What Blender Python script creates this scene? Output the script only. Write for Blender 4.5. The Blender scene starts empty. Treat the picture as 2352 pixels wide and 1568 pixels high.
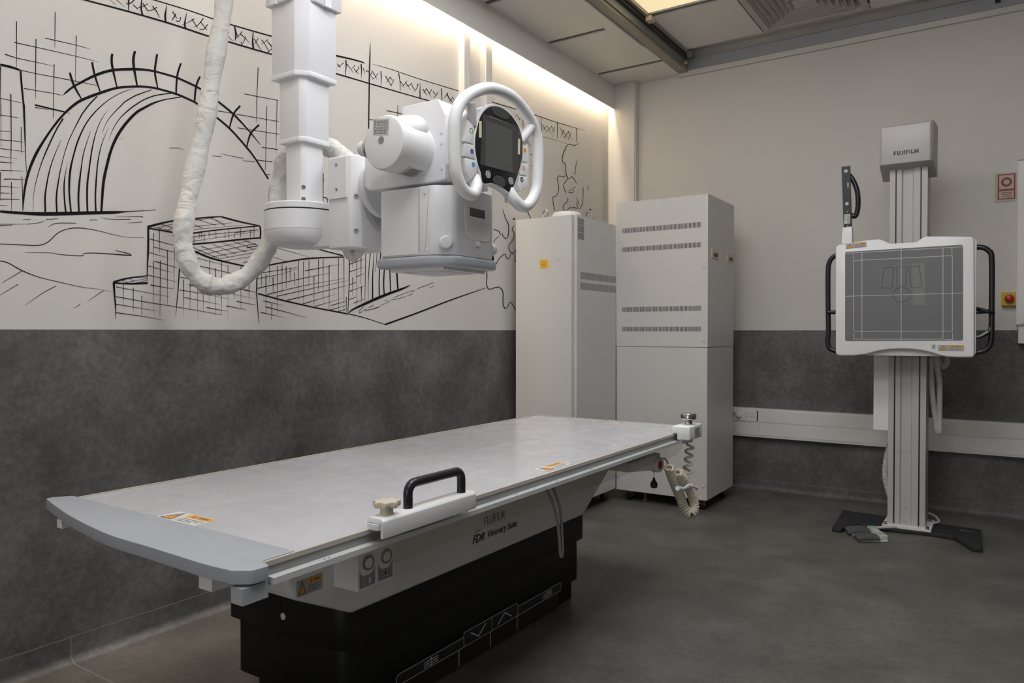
import bpy, bmesh, math, random
from mathutils import Vector, Matrix
random.seed(7)
scene = bpy.context.scene
COL = scene.collection
R = math.radians

# ------------------------------------------------------------------ materials
def new_mat(name):
    m = bpy.data.materials.new(name); m.use_nodes = True
    nt = m.node_tree; b = nt.nodes['Principled BSDF']
    return m, nt, b

def mat(name, col, rough=0.45, metal=0.0, var=0.04, scale=6.0, bump=0.0, bscale=60.0, spec=0.5, coat=0.0):
    m, nt, b = new_mat(name)
    b.inputs['Roughness'].default_value = rough
    b.inputs['Metallic'].default_value = metal
    b.inputs['Specular IOR Level'].default_value = spec
    b.inputs['Coat Weight'].default_value = coat
    tc = nt.nodes.new('ShaderNodeTexCoord')
    nz = nt.nodes.new('ShaderNodeTexNoise'); nz.inputs['Scale'].default_value = scale; nz.inputs['Detail'].default_value = 4
    rp = nt.nodes.new('ShaderNodeValToRGB')
    rp.color_ramp.elements[0].position = 0.3; rp.color_ramp.elements[1].position = 0.7
    rp.color_ramp.elements[0].color = (*[c * (1 - var) for c in col], 1)
    rp.color_ramp.elements[1].color = (*[min(1, c * (1 + var)) for c in col], 1)
    nt.links.new(tc.outputs['Object'], nz.inputs['Vector'])
    nt.links.new(nz.outputs['Fac'], rp.inputs['Fac'])
    nt.links.new(rp.outputs['Color'], b.inputs['Base Color'])
    if bump > 0:
        n2 = nt.nodes.new('ShaderNodeTexNoise'); n2.inputs['Scale'].default_value = bscale; n2.inputs['Detail'].default_value = 3
        bp = nt.nodes.new('ShaderNodeBump'); bp.inputs['Strength'].default_value = bump; bp.inputs['Distance'].default_value = 0.01
        nt.links.new(tc.outputs['Object'], n2.inputs['Vector'])
        nt.links.new(n2.outputs['Fac'], bp.inputs['Height'])
        nt.links.new(bp.outputs['Normal'], b.inputs['Normal'])
    return m

def vinyl(name, dark, mid, light, rough=0.55, stretch=(1, 1, 1)):
    """mottled sheet vinyl: large clouds, fine grain and pale scratches"""
    m, nt, b = new_mat(name)
    N = nt.nodes.new; L = nt.links.new
    tc = N('ShaderNodeTexCoord'); mp = N('ShaderNodeMapping'); mp.inputs['Scale'].default_value = stretch
    L(tc.outputs['Object'], mp.inputs['Vector'])
    n1 = N('ShaderNodeTexNoise'); n1.inputs['Scale'].default_value = 3.2; n1.inputs['Detail'].default_value = 9; n1.inputs['Roughness'].default_value = 0.68
    n2 = N('ShaderNodeTexNoise'); n2.inputs['Scale'].default_value = 38; n2.inputs['Detail'].default_value = 7; n2.inputs['Roughness'].default_value = 0.7
    n3 = N('ShaderNodeTexNoise'); n3.inputs['Scale'].default_value = 15; n3.inputs['Detail'].default_value = 12; n3.inputs['Roughness'].default_value = 0.75; n3.inputs['Distortion'].default_value = 1.2
    for n in (n1, n2, n3): L(mp.outputs['Vector'], n.inputs['Vector'])
    mx = N('ShaderNodeMix'); mx.data_type = 'FLOAT'; mx.inputs[0].default_value = 0.38
    L(n1.outputs['Fac'], mx.inputs[2]); L(n2.outputs['Fac'], mx.inputs[3])
    rp = N('ShaderNodeValToRGB'); e = rp.color_ramp.elements
    e[0].position = 0.40; e[0].color = (*dark, 1); e[1].position = 0.62; e[1].color = (*light, 1)
    k = e.new(0.5); k.color = (*mid, 1)
    L(mx.outputs[0], rp.inputs['Fac'])
    r2 = N('ShaderNodeValToRGB'); r2.color_ramp.elements[0].position = 0.6; r2.color_ramp.elements[1].position = 0.72
    r2.color_ramp.elements[1].color = (0.35, 0.35, 0.35, 1)
    L(n3.outputs['Fac'], r2.inputs['Fac'])
    mc = N('ShaderNodeMix'); mc.data_type = 'RGBA'; mc.blend_type = 'MIX'
    L(r2.outputs['Color'], mc.inputs[0]); L(rp.outputs['Color'], mc.inputs[6]); mc.inputs[7].default_value = (*[min(1, c * 1.5) for c in light], 1)
    L(mc.outputs[2], b.inputs['Base Color'])
    b.inputs['Roughness'].default_value = rough
    bp = N('ShaderNodeBump'); bp.inputs['Strength'].default_value = 0.08; bp.inputs['Distance'].default_value = 0.004
    L(n2.outputs['Fac'], bp.inputs['Height']); L(bp.outputs['Normal'], b.inputs['Normal'])
    return m

def emis(name, col, s):
    m, nt, b = new_mat(name)
    b.inputs['Base Color'].default_value = (*col, 1)
    b.inputs['Emission Color'].default_value = (*col, 1); b.inputs['Emission Strength'].default_value = s
    tc = nt.nodes.new('ShaderNodeTexCoord'); nz = nt.nodes.new('ShaderNodeTexNoise'); nz.inputs['Scale'].default_value = 2.0
    mx = nt.nodes.new('ShaderNodeMix'); mx.data_type = 'RGBA'
    mx.inputs[6].default_value = (*[c * .97 for c in col], 1); mx.inputs[7].default_value = (*col, 1)
    nt.links.new(tc.outputs['Object'], nz.inputs['Vector']); nt.links.new(nz.outputs['Fac'], mx.inputs[0])
    nt.links.new(mx.outputs[2], b.inputs['Emission Color'])
    return m

def stripes(name, base, dark, period, duty, axis):
    """sheet metal with a punched row of vent slots along one axis"""
    m, nt, b = new_mat(name); N = nt.nodes.new; L = nt.links.new
    tc = N('ShaderNodeTexCoord'); sp = N('ShaderNodeSeparateXYZ'); L(tc.outputs['Object'], sp.inputs[0])
    d = N('ShaderNodeMath'); d.operation = 'DIVIDE'; d.inputs[1].default_value = period; L(sp.outputs['XYZ'.index(axis)], d.inputs[0])
    f = N('ShaderNodeMath'); f.operation = 'FRACT'; L(d.outputs[0], f.inputs[0])
    c = N('ShaderNodeMath'); c.operation = 'LESS_THAN'; c.inputs[1].default_value = duty; L(f.outputs[0], c.inputs[0])
    mx = N('ShaderNodeMix'); mx.data_type = 'RGBA'; mx.inputs[6].default_value = (*base, 1); mx.inputs[7].default_value = (*dark, 1)
    L(c.outputs[0], mx.inputs[0]); L(mx.outputs[2], b.inputs['Base Color']); b.inputs['Roughness'].default_value = 0.5
    return m

M = {}
M['wall'] = mat('wall_paint_white', (0.66, 0.63, 0.59), 0.6, var=0.012, scale=2.0)
M['grey_vinyl'] = vinyl('grey_wall_vinyl', (0.082, 0.077, 0.074), (0.125, 0.119, 0.115), (0.19, 0.182, 0.175), 0.6)
M['floor'] = vinyl('floor_vinyl', (0.084, 0.078, 0.069), (0.116, 0.108, 0.096), (0.160, 0.150, 0.134), 0.5, (1.0, 1.0, 1.0))
M['weld'] = mat('vinyl_weld', (0.2, 0.2, 0.2), 0.5)
M['ceil'] = mat('ceiling_panel_white', (0.78, 0.755, 0.72), 0.5, var=0.01)
M['black_gap'] = mat('dark_gap', (0.012, 0.012, 0.011), 0.7)
M['ink'] = mat('mural_ink', (0.006, 0.0055, 0.008), 0.8, var=0.1, spec=0.2)
M['white'] = mat('white_enamel', (0.77, 0.77, 0.785), 0.32, var=0.01, scale=3)
M['white2'] = mat('white_moulded_plastic', (0.80, 0.80, 0.80), 0.38, var=0.01, scale=3)
M['offwhite'] = mat('warm_white_panel', (0.78, 0.755, 0.73), 0.42, var=0.01, scale=3)
M['cabinet'] = mat('cabinet_powder_coat', (0.60, 0.585, 0.565), 0.4, var=0.01, scale=2, bump=0.02, bscale=900)
M['cabinet_slot'] = stripes('cabinet_vent_slots', (0.60, 0.585, 0.565), (0.02, 0.02, 0.022), 0.0088, 0.52, 'X')
M['cabinet_slot_y'] = stripes('cabinet_side_vent_slots', (0.56, 0.55, 0.535), (0.09, 0.09, 0.095), 0.0105, 0.5, 'Y')
M['black'] = mat('black_plastic', (0.012, 0.012, 0.013), 0.4)
M['black_sheet'] = mat('black_sheet_metal', (0.007, 0.0068, 0.006), 0.42, spec=0.35)
M['black_rubber'] = mat('black_rubber', (0.02, 0.02, 0.022), 0.6)
M['black_gloss'] = mat('black_gloss', (0.016, 0.016, 0.019), 0.22)
M['grip'] = mat('black_grip', (0.014, 0.014, 0.019), 0.28)
M['dark_bronze'] = mat('dark_brown_pedal', (0.045, 0.038, 0.03), 0.3, metal=0.3)
M['navy'] = mat('dark_slate_strip', (0.022, 0.023, 0.028), 0.3)
M['bumper'] = mat('grey_rubber_bumper', (0.36, 0.38, 0.41), 0.45, var=0.02)
M['mid_grey'] = mat('mid_grey_plastic', (0.27, 0.27, 0.27), 0.5)
M['switch_grey'] = mat('dark_grey_pedal', (0.085, 0.088, 0.09), 0.5)
M['alu'] = mat('anodised_aluminium', (0.80, 0.80, 0.81), 0.3, metal=0.35, var=0.03)
M['alu_grey'] = mat('grey_aluminium_profile', (0.27, 0.27, 0.265), 0.4, metal=0.3, var=0.02)
M['rim'] = mat('beige_edge_trim', (0.47, 0.44, 0.385), 0.45)
M['steel'] = mat('polished_steel', (0.6, 0.58, 0.56), 0.2, metal=1.0, var=0.03)
M['track'] = mat('dark_ceiling_track', (0.06, 0.06, 0.05), 0.35, metal=0.6)
M['track_bar'] = mat('grey_ceiling_bar', (0.30, 0.275, 0.225), 0.4)
M['channel'] = mat('grey_steel_channel', (0.40, 0.40, 0.41), 0.4, metal=0.2)
M['column'] = mat('grey_column_profile', (0.48, 0.46, 0.445), 0.38, var=0.01)
M['det_grey'] = mat('detector_grey', (0.155, 0.155, 0.157), 0.5, var=0.02)
M['sheet'] = mat('pale_template_sheet', (0.205, 0.205, 0.205), 0.3, var=0.05, scale=30)
M['line_white'] = mat('printed_white_line', (0.6, 0.6, 0.6), 0.5)
M['line_black'] = mat('printed_black_line', (0.012, 0.012, 0.013), 0.5)
M['screen'] = mat('reflection_grey_screen', (0.105, 0.105, 0.103), 0.14)  # grey of both screen glasses lifted to stand for a reflection
M['screen_dim'] = mat('dark_screen_glass', (0.066, 0.066, 0.066), 0.15)
M['lcd'] = mat('small_lcd', (0.07, 0.072, 0.072), 0.25)
M['tape'] = mat('pale_yellow_tape', (0.72, 0.66, 0.38), 0.6)
M['orange'] = mat('warning_orange', (0.72, 0.33, 0.03), 0.5)
M['yellow'] = mat('sticker_yellow', (0.75, 0.43, 0.02), 0.5)
M['label'] = mat('label_white', (0.60, 0.60, 0.57), 0.5)
M['label_grey'] = mat('label_silver_grey', (0.38, 0.39, 0.38), 0.45)
M['text_grey'] = mat('label_print_grey', (0.13, 0.13, 0.13), 0.6)
M['green'] = mat('green_icon', (0.20, 0.42, 0.06), 0.5)
M['purple'] = mat('purple_icon', (0.16, 0.09, 0.34), 0.5)
M['blue'] = mat('blue_icon', (0.10, 0.35, 0.75), 0.5)
M['orange_icon'] = mat('orange_icon', (0.85, 0.24, 0.03), 0.5)
M['pink'] = mat('pink_icon', (0.75, 0.28, 0.30), 0.5)
M['red'] = mat('red_plastic', (0.42, 0.01, 0.012), 0.35)
M['crimson'] = mat('crimson_print', (0.30, 0.008, 0.03), 0.5)
M['cream'] = mat('cream_sign', (0.50, 0.47, 0.36), 0.5)
M['estop'] = mat('yellow_plastic', (0.62, 0.40, 0.01), 0.45)
M['cord'] = mat('cream_cord', (0.60, 0.54, 0.43), 0.45)
M['hose'] = mat('white_corrugated_hose', (0.55, 0.55, 0.54), 0.45)
M['cable_grey'] = mat('grey_cable', (0.34, 0.34, 0.34), 0.45)
M['beige'] = mat('beige_recess', (0.62, 0.50, 0.36), 0.5)
M['mint'] = mat('mint_print', (0.28, 0.46, 0.38), 0.5)
M['tie'] = mat('clear_plastic_tie', (0.75, 0.76, 0.78), 0.2)
M['diffuser'] = mat('diffuser_enamel', (0.50, 0.475, 0.43), 0.45)
M['led'] = emis('warm_led', (1.0, 0.86, 0.66), 34)
M['lamp'] = emis('added_lamp_panel', (0.97, 0.98, 1.0), 4.9)  # glow of the added lamps out of view
M['fill_pane'] = emis('added_fill_window', (0.95, 0.97, 1.0), 1.6)  # glow of the added window behind the camera
M['lamp_dim'] = emis('ceiling_lamp_panel_warm', (0.86, 0.72, 0.44), 0.46)

def table_top_mat():
    m, nt, b = new_mat('white_tabletop_laminate'); N = nt.nodes.new; L = nt.links.new
    tc = N('ShaderNodeTexCoord')
    n1 = N('ShaderNodeTexNoise'); n1.inputs['Scale'].default_value = 9; n1.inputs['Detail'].default_value = 10; n1.inputs['Roughness'].default_value = .72; n1.inputs['Distortion'].default_value = 1.2
    L(tc.outputs['Object'], n1.inputs['Vector'])
    r1 = N('ShaderNodeMapRange'); r1.inputs[1].default_value = .35; r1.inputs[2].default_value = .7; r1.inputs[3].default_value = .10; r1.inputs[4].default_value = .26
    L(n1.outputs['Fac'], r1.inputs[0]); L(r1.outputs[0], b.inputs['Roughness'])
    rp = N('ShaderNodeValToRGB'); rp.color_ramp.elements[0].position = .35; rp.color_ramp.elements[1].position = .72
    rp.color_ramp.elements[0].color = (.535, .535, .56, 1); rp.color_ramp.elements[1].color = (.575, .575, .60, 1)
    L(n1.outputs['Fac'], rp.inputs['Fac']); L(rp.outputs['Color'], b.inputs['Base Color'])
    return m
M['top'] = table_top_mat()

def clear_mat():
    m, nt, b = new_mat('clear_acrylic'); N = nt.nodes.new; L = nt.links.new
    nt.nodes.remove(b); out = nt.nodes['Material Output']
    t = N('ShaderNodeBsdfTransparent'); t.inputs[0].default_value = (.965, .955, .92, 1)
    g = N('ShaderNodeBsdfGlossy'); g.inputs['Roughness'].default_value = .06; g.inputs[0].default_value = (.9, .9, .9, 1)
    lw = N('ShaderNodeLayerWeight'); lw.inputs[0].default_value = .5
    pw = N('ShaderNodeMath'); pw.operation = 'POWER'; pw.inputs[1].default_value = 4.0; L(lw.outputs['Facing'], pw.inputs[0])
    fr = N('ShaderNodeMath'); fr.operation = 'MULTIPLY_ADD'; fr.inputs[1].default_value = .5; fr.inputs[2].default_value = .03; L(pw.outputs[0], fr.inputs[0])
    mx = N('ShaderNodeMixShader'); L(fr.outputs[0], mx.inputs[0]); L(t.outputs[0], mx.inputs[1]); L(g.outputs[0], mx.inputs[2]); L(mx.outputs[0], out.inputs[0])
    return m
M['clear'] = clear_mat()

def sleeve_mat():
    m, nt, b = new_mat('wrinkled_white_sleeve'); N = nt.nodes.new; L = nt.links.new
    b.inputs['Base Color'].default_value = (.66, .655, .625, 1); b.inputs['Roughness'].default_value = .5
    tc = N('ShaderNodeTexCoord'); mp = N('ShaderNodeMapping'); mp.inputs['Scale'].default_value = (1.0, 1.0, 1.5); mp.inputs['Rotation'].default_value = (.5, .4, .3)
    n = N('ShaderNodeTexNoise'); n.inputs['Scale'].default_value = 17; n.inputs['Detail'].default_value = 2.5; n.inputs['Distortion'].default_value = .8
    L(tc.outputs['Object'], mp.inputs[0]); L(mp.outputs[0], n.inputs['Vector'])
    bp = N('ShaderNodeBump'); bp.inputs['Strength'].default_value = .75; bp.inputs['Distance'].default_value = .014
    L(n.outputs['Fac'], bp.inputs['Height']); L(bp.outputs['Normal'], b.inputs['Normal'])
    return m
M['sleeve'] = sleeve_mat()

# ------------------------------------------------------------------ geometry helpers
def V(*a): return Vector(a)
def catmull(P, k=6, closed=False):
    P = [Vector(p) for p in P]; n = len(P)
    if n < 3: return P
    out = []
    rng = range(n) if closed else range(n - 1)
    for i in rng:
        if closed: a, b, c, d = P[i - 1], P[i], P[(i + 1) % n], P[(i + 2) % n]
        else: a, b, c, d = P[max(i - 1, 0)], P[i], P[i + 1], P[min(i + 2, n - 1)]
        for j in range(k):
            t = j / k
            out.append(.5 * ((2 * b) + (c - a) * t + (2 * a - 5 * b + 4 * c - d) * t * t + (3 * b - a - 3 * c + d) * t ** 3))
    if not closed: out.append(P[-1])
    return out

def round_poly(pts, rad, seg=6):
    """fillet a 2-D polygon; rad is a number or one per corner"""
    n = len(pts); out = []
    for i, p in enumerate(pts):
        r = rad[i] if isinstance(rad, (list, tuple)) else rad
        p = Vector(p); a = Vector(pts[i - 1]) - p; b = Vector(pts[(i + 1) % n]) - p
        if r <= 0: out.append(tuple(p)); continue
        la, lb = a.length, b.length; a.normalize(); b.normalize()
        ang = math.acos(max(-1, min(1, a.dot(b))))
        if ang > 3.1: out.append(tuple(p)); continue
        d = min(r / math.tan(ang / 2), la * .49, lb * .49); s = p + a * d; e = p + b * d
        for k in range(seg + 1):
            t = k / seg
            q = (1 - t) ** 2 * s + 2 * t * (1 - t) * p + t * t * e
            out.append((q.x, q.y))
    return out

class B:
    """collects shapes into ONE mesh"""
    def __init__(s): s.bm = bmesh.new(); s.mi = 0
    def _tag(s, faces):
        for f in faces: f.material_index = s.mi; f.smooth = True
    def _bev(s, faces, w, seg, ang=25):
        if w <= 0: return
        es = {e for f in faces for e in f.edges if len(e.link_faces) == 2 and e.calc_face_angle(0) > R(ang)}
        r = bmesh.ops.bevel(s.bm, geom=list(es), offset=w, offset_type='OFFSET', segments=seg, profile=.5, affect='EDGES', clamp_overlap=True)
        s._tag(r['faces'])
    def box(s, lo, hi, bev=0, seg=2, mtx=None):
        x0, y0, z0 = lo; x1, y1, z1 = hi
        vs = [s.bm.verts.new(v) for v in [(x0, y0, z0), (x1, y0, z0), (x1, y1, z0), (x0, y1, z0), (x0, y0, z1), (x1, y0, z1), (x1, y1, z1), (x0, y1, z1)]]
        fs = [s.bm.faces.new([vs[i] for i in q]) for q in [(3, 2, 1, 0), (4, 5, 6, 7), (0, 1, 5, 4), (1, 2, 6, 5), (2, 3, 7, 6), (3, 0, 4, 7)]]
        if mtx is not None: bmesh.ops.transform(s.bm, matrix=mtx, verts=vs)
        s._tag(fs); s._bev(fs, bev, seg); return s
    def prism(s, poly, axis, a0, a1, bev=0, seg=2, ang=25, f3=None):
        """extrude a 2-D polygon: axis z -> (x,y), x -> (y,z), y -> (x,z); f3 maps (p,q,a) itself"""
        def P(p, q, a):
            if f3: return f3(p, q, a)
            return {'z': (p, q, a), 'x': (a, p, q), 'y': (p, a, q)}[axis]
        n = len(poly)
        A = [s.bm.verts.new(P(p, q, a0)) for p, q in poly]; C = [s.bm.verts.new(P(p, q, a1)) for p, q in poly]
        fs = [s.bm.faces.new(A[::-1]), s.bm.faces.new(C)]
        for i in range(n): fs.append(s.bm.faces.new([A[i], A[(i + 1) % n], C[(i + 1) % n], C[i]]))
        bmesh.ops.recalc_face_normals(s.bm, faces=fs)
        s._tag(fs); s._bev(fs, bev, seg, ang); return s
    def tube(s, P, r, n=12, closed=False, cap=True, flat=None):
        P = [Vector(p) for p in P]; m = len(P); rings = []
        T = []
        for i in range(m):
            a = P[i - 1] if (i > 0 or closed) else P[0]; b = P[(i + 1) % m] if (i < m - 1 or closed) else P[-1]
            t = (b - a); T.append(t.normalized() if t.length > 1e-9 else Vector((0, 0, 1)))
        up = Vector((0, 0, 1)) if abs(T[0].z) < .9 else Vector((1, 0, 0))
        u = T[0].cross(up).normalized(); prev = T[0]
        for i in range(m):
            q = prev.rotation_difference(T[i]); u = (q @ u); u = (u - T[i] * u.dot(T[i])).normalized(); v = T[i].cross(u); prev = T[i]
            rr = r(i, m) if callable(r) else (r[i] if isinstance(r, list) else r)
            ring = []
            for k in range(n):
                w = 2 * math.pi * k / n
                f = flat(i, k, n) if flat else 1.0
                ring.append(s.bm.verts.new(P[i] + (u * math.cos(w) + v * math.sin(w)) * rr * f))
            rings.append(ring)
        fs = []
        for i in range(m if closed else m - 1):
            A, C = rings[i], rings[(i + 1) % m]
            for k in range(n): fs.append(s.bm.faces.new([A[k], A[(k + 1) % n], C[(k + 1) % n], C[k]]))
        if cap and not closed: fs += [s.bm.faces.new(rings[0][::-1]), s.bm.faces.new(rings[-1])]
        bmesh.ops.recalc_face_normals(s.bm, faces=fs); s._tag(fs); return s
    def lathe(s, prof, origin, axis, n=32):
        """prof: (radius, distance along axis); closes on the axis"""
        o = Vector(origin); a = Vector(axis).normalized(); up = Vector((0, 0, 1)) if abs(a.z) < .9 else Vector((1, 0, 0))
        u = a.cross(up).normalized(); v = a.cross(u); rings = []
        for r_, h in prof:
            if r_ <= 1e-6: rings.append([s.bm.verts.new(o + a * h)])
            else: rings.append([s.bm.verts.new(o + a * h + (u * math.cos(2 * math.pi * k / n) + v * math.sin(2 * math.pi * k / n)) * r_) for k in range(n)])
        fs = []
        for A, C in zip(rings, rings[1:]):
            for k in range(n):
                q = [A[k % len(A)], A[(k + 1) % n % len(A)], C[(k + 1) % n % len(C)], C[k % len(C)]]
                q2 = []
                for x in q:
                    if x not in q2: q2.append(x)
                if len(q2) > 2: fs.append(s.bm.faces.new(q2))
        for rg, rev in ((rings[0], True), (rings[-1], False)):
            if len(rg) > 1 and prof[0] != prof[-1]: fs.append(s.bm.faces.new(rg[::-1] if rev else rg))
        bmesh.ops.recalc_face_normals(s.bm, faces=fs); s._tag(fs); return s
    def cyl(s, c, axis, r, h, n=24, bev=0):
        p = [(0, 0), (r - bev, 0), (r, bev), (r, h - bev), (r - bev, h), (0, h)] if bev else [(0, 0), (r, 0), (r, h), (0, h)]
        return s.lathe(p, c, axis, n)
    def bar(s, a, b, w, nrm, t):
        """thin flat strip from a to b, width w, lying on a surface with normal nrm, thickness t"""
        a, b, nrm = Vector(a), Vector(b), Vector(nrm).normalized(); d = (b - a).normalized(); c = nrm.cross(d) * (w / 2)
        vs = [s.bm.verts.new(x) for x in (a - c, b - c, b + c, a + c, a - c + nrm * t, b - c + nrm * t, b + c + nrm * t, a + c + nrm * t)]
        fs = [s.bm.faces.new([vs[i] for i in q]) for q in [(3, 2, 1, 0), (4, 5, 6, 7), (0, 1, 5, 4), (1, 2, 6, 5), (2, 3, 7, 6), (3, 0, 4, 7)]]
        bmesh.ops.recalc_face_normals(s.bm, faces=fs); s._tag(fs); return s
    def plate(s, pts, nrm, t):
        """flat plate from a 3-D outline"""
        nrm = Vector(nrm).normalized(); pts = [Vector(p) for p in pts]; n = len(pts)
        A = [s.bm.verts.new(p) for p in pts]; C = [s.bm.verts.new(p + nrm * t) for p in pts]
        fs = [s.bm.faces.new(A[::-1]), s.bm.faces.new(C)] + [s.bm.faces.new([A[i], A[(i + 1) % n], C[(i + 1) % n], C[i]]) for i in range(n)]
        bmesh.ops.recalc_face_normals(s.bm, faces=fs); s._tag(fs); return s
    def text(s, txt, size, origin, u, v, ext=0.0008, shear=0.0, bold=0.0, space=1.0):
        c = bpy.data.curves.new('txt', 'FONT'); c.body = txt; c.size = size; c.extrude = ext; c.shear = shear; c.offset = bold; c.space_character = space
        c.resolution_u = 4
        o = bpy.data.objects.new('txt', c); COL.objects.link(o)
        dg = bpy.context.evaluated_depsgraph_get(); me = bpy.data.meshes.new_from_object(o.evaluated_get(dg))
        u, v = Vector(u).normalized(), Vector(v).normalized(); w = u.cross(v)
        mt = Matrix((u, v, w)).transposed().to_4x4(); mt.translation = Vector(origin)
        nv = len(s.bm.verts); nf = len(s.bm.faces)
        s.bm.from_mesh(me); s.bm.verts.ensure_lookup_table(); s.bm.faces.ensure_lookup_table()
        bmesh.ops.transform(s.bm, matrix=mt, verts=s.bm.verts[nv:])
        for f in s.bm.faces[nf:]: f.material_index = s.mi; f.smooth = False
        bpy.data.objects.remove(o); bpy.data.curves.remove(c); bpy.data.meshes.remove(me); return s
    def m(s, i): s.mi = i; return s
    def done(s, name, mats, parent=None, label=None, at=None, sharp=35, **props):
        o = WLOC[parent.name] if parent else Vector(at or (0, 0, 0))
        if o.length: bmesh.ops.translate(s.bm, verts=s.bm.verts, vec=-o)
        me = bpy.data.meshes.new(name); s.bm.to_mesh(me); s.bm.free()
        for k in (mats if isinstance(mats, (list, tuple)) else [mats]): me.materials.append(M[k] if isinstance(k, str) else k)
        try: me.set_sharp_from_angle(angle=R(sharp))
        except Exception: pass
        ob = bpy.data.objects.new(name, me); COL.objects.link(ob)
        if parent: ob.parent = parent
        else: ob.location = o
        WLOC[ob.name] = o
        if label: ob['label'] = label
        for k, v in props.items(): ob[k] = v
        return ob
WLOC = {}

def thing(name, label, cat, loc, group=None):
    o = bpy.data.objects.new(name, None); COL.objects.link(o); o.location = loc; o.empty_display_size = .1
    o['label'] = label; o['category'] = cat
    if group: o['group'] = group
    WLOC[o.name] = Vector(loc); return o

def copy_tree(o, off, parent=None):
    c = o.copy(); COL.objects.link(c)
    if parent: c.parent = parent
    else: c.location = o.location + Vector(off)
    WLOC[c.name] = WLOC[o.name] + Vector(off)
    for ch in list(o.children): copy_tree(ch, off, c)
    return c

def warning(parent, o, u, v, w, h, base='label_grey', name='warning_label', label=None):
    """printed caution label: triangle on the left, banner and small print on the right"""
    o, u, v = Vector(o), Vector(u).normalized(), Vector(v).normalized(); n = u.cross(v)
    P = lambda a, b: o + u * (a * w) + v * (b * h)
    b = B(); b.plate([P(0, 0), P(1, 0), P(1, 1), P(0, 1)], n, .0009)
    b.m(1).plate([P(.07, .1) + n * .0009, P(.34, .1) + n * .0009, P(.205, .9) + n * .0009], n, .0003)
    b.m(1).plate([P(.4, .6) + n * .0009, P(.98, .6) + n * .0009, P(.98, .95) + n * .0009, P(.4, .95) + n * .0009], n, .0003)
    b.m(2)
    for a, c in (((.07, .1), (.34, .1)), ((.34, .1), (.205, .9)), ((.205, .9), (.07, .1))): b.bar(P(*a) + n * .0012, P(*c) + n * .0012, h * .07, n, .0002)
    b.bar(P(.205, .33) + n * .0012, P(.205, .66) + n * .0012, h * .07, n, .0002); b.bar(P(.205, .2) + n * .0012, P(.205, .26) + n * .0012, h * .07, n, .0002)
    b.plate([P(.52, .66) + n * .0012, P(.60, .66) + n * .0012, P(.56, .9) + n * .0012], n, .0002)
    b.bar(P(.66, .77) + n * .0012, P(.9, .77) + n * .0012, h * .12, n, .0002)
    for k, y in enumerate((.45, .3, .15)): b.bar(P(.42, y) + n * .0009, P((.95, .9, .8)[k], y) + n * .0009, h * .05, n, .0002)
    return b.done(name, [base, 'orange', 'text_grey'], parent, label=label)

def letters(b, txt, o, u, v, h, w, s, gap, t=.0008):
    """geometric capitals: F U J I L M, with the notched I of the word mark"""
    o, u, v = Vector(o), Vector(u).normalized(), Vector(v).normalized(); n = u.cross(v); x = 0
    G = {'F': (.82, [(0, 0), (s, 0), (s, .40 * h), (.74 * w, .40 * h), (.74 * w, .40 * h + s), (s, .40 * h + s), (s, h - s), (.82 * w, h - s), (.82 * w, h), (0, h)]),
         'U': (1, [(0, h), (0, .22 * h), (.2 * w, 0), (.8 * w, 0), (w, .22 * h), (w, h), (w - s, h), (w - s, .3 * h), (.74 * w, s), (.26 * w, s), (s, .3 * h), (s, h)]),
         'J': (.7, [(0, 0), (.42 * w, 0), (.7 * w, .2 * h), (.7 * w, h), (.7 * w - s, h), (.7 * w - s, .28 * h), (.36 * w, s), (0, s)]),
         'I': (s / w, [(0, 0), (s, 0), (s, h), (0, h)]),
         'L': (.76, [(0, 0), (.76 * w, 0), (.76 * w, s), (s, s), (s, h), (0, h)]),
         'M': (1.2, [(0, 0), (s, 0), (s, .62 * h), (.5 * w, .12 * h), (.7 * w, .12 * h), (1.2 * w - s, .62 * h), (1.2 * w - s, 0), (1.2 * w, 0), (1.2 * w, h), (1.2 * w - s, h), (.6 * w, .36 * h), (s, h), (0, h)])}
    for k, c in enumerate(txt):
        wd, P = G[c]
        if c == 'I' and k == 3: Ps = [[(0, 0), (s * 1.2, 0), (s * 1.2, .42 * h), (0, .46 * h)], [(0, .56 * h), (s * 1.2, .52 * h), (s * 1.2, h), (0, h)]]; wd = 1.2 * s / w
        else: Ps = [P]
        for P in Ps: b.plate([o + u * (x + p) + v * q for p, q in P], n, t)
        x += wd * w + gap
    return b

def screw(parent, c, n, r=.006, m='steel', h=.003, name='screw'):
    c = Vector(c); b = B(); b.lathe([(0, 0), (r, 0), (r, h * .6), (r * .75, h), (r * .4, h), (r * .35, h * .4), (0, h * .4)], c, n, 16)
    return b.done(name, m, parent)

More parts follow.
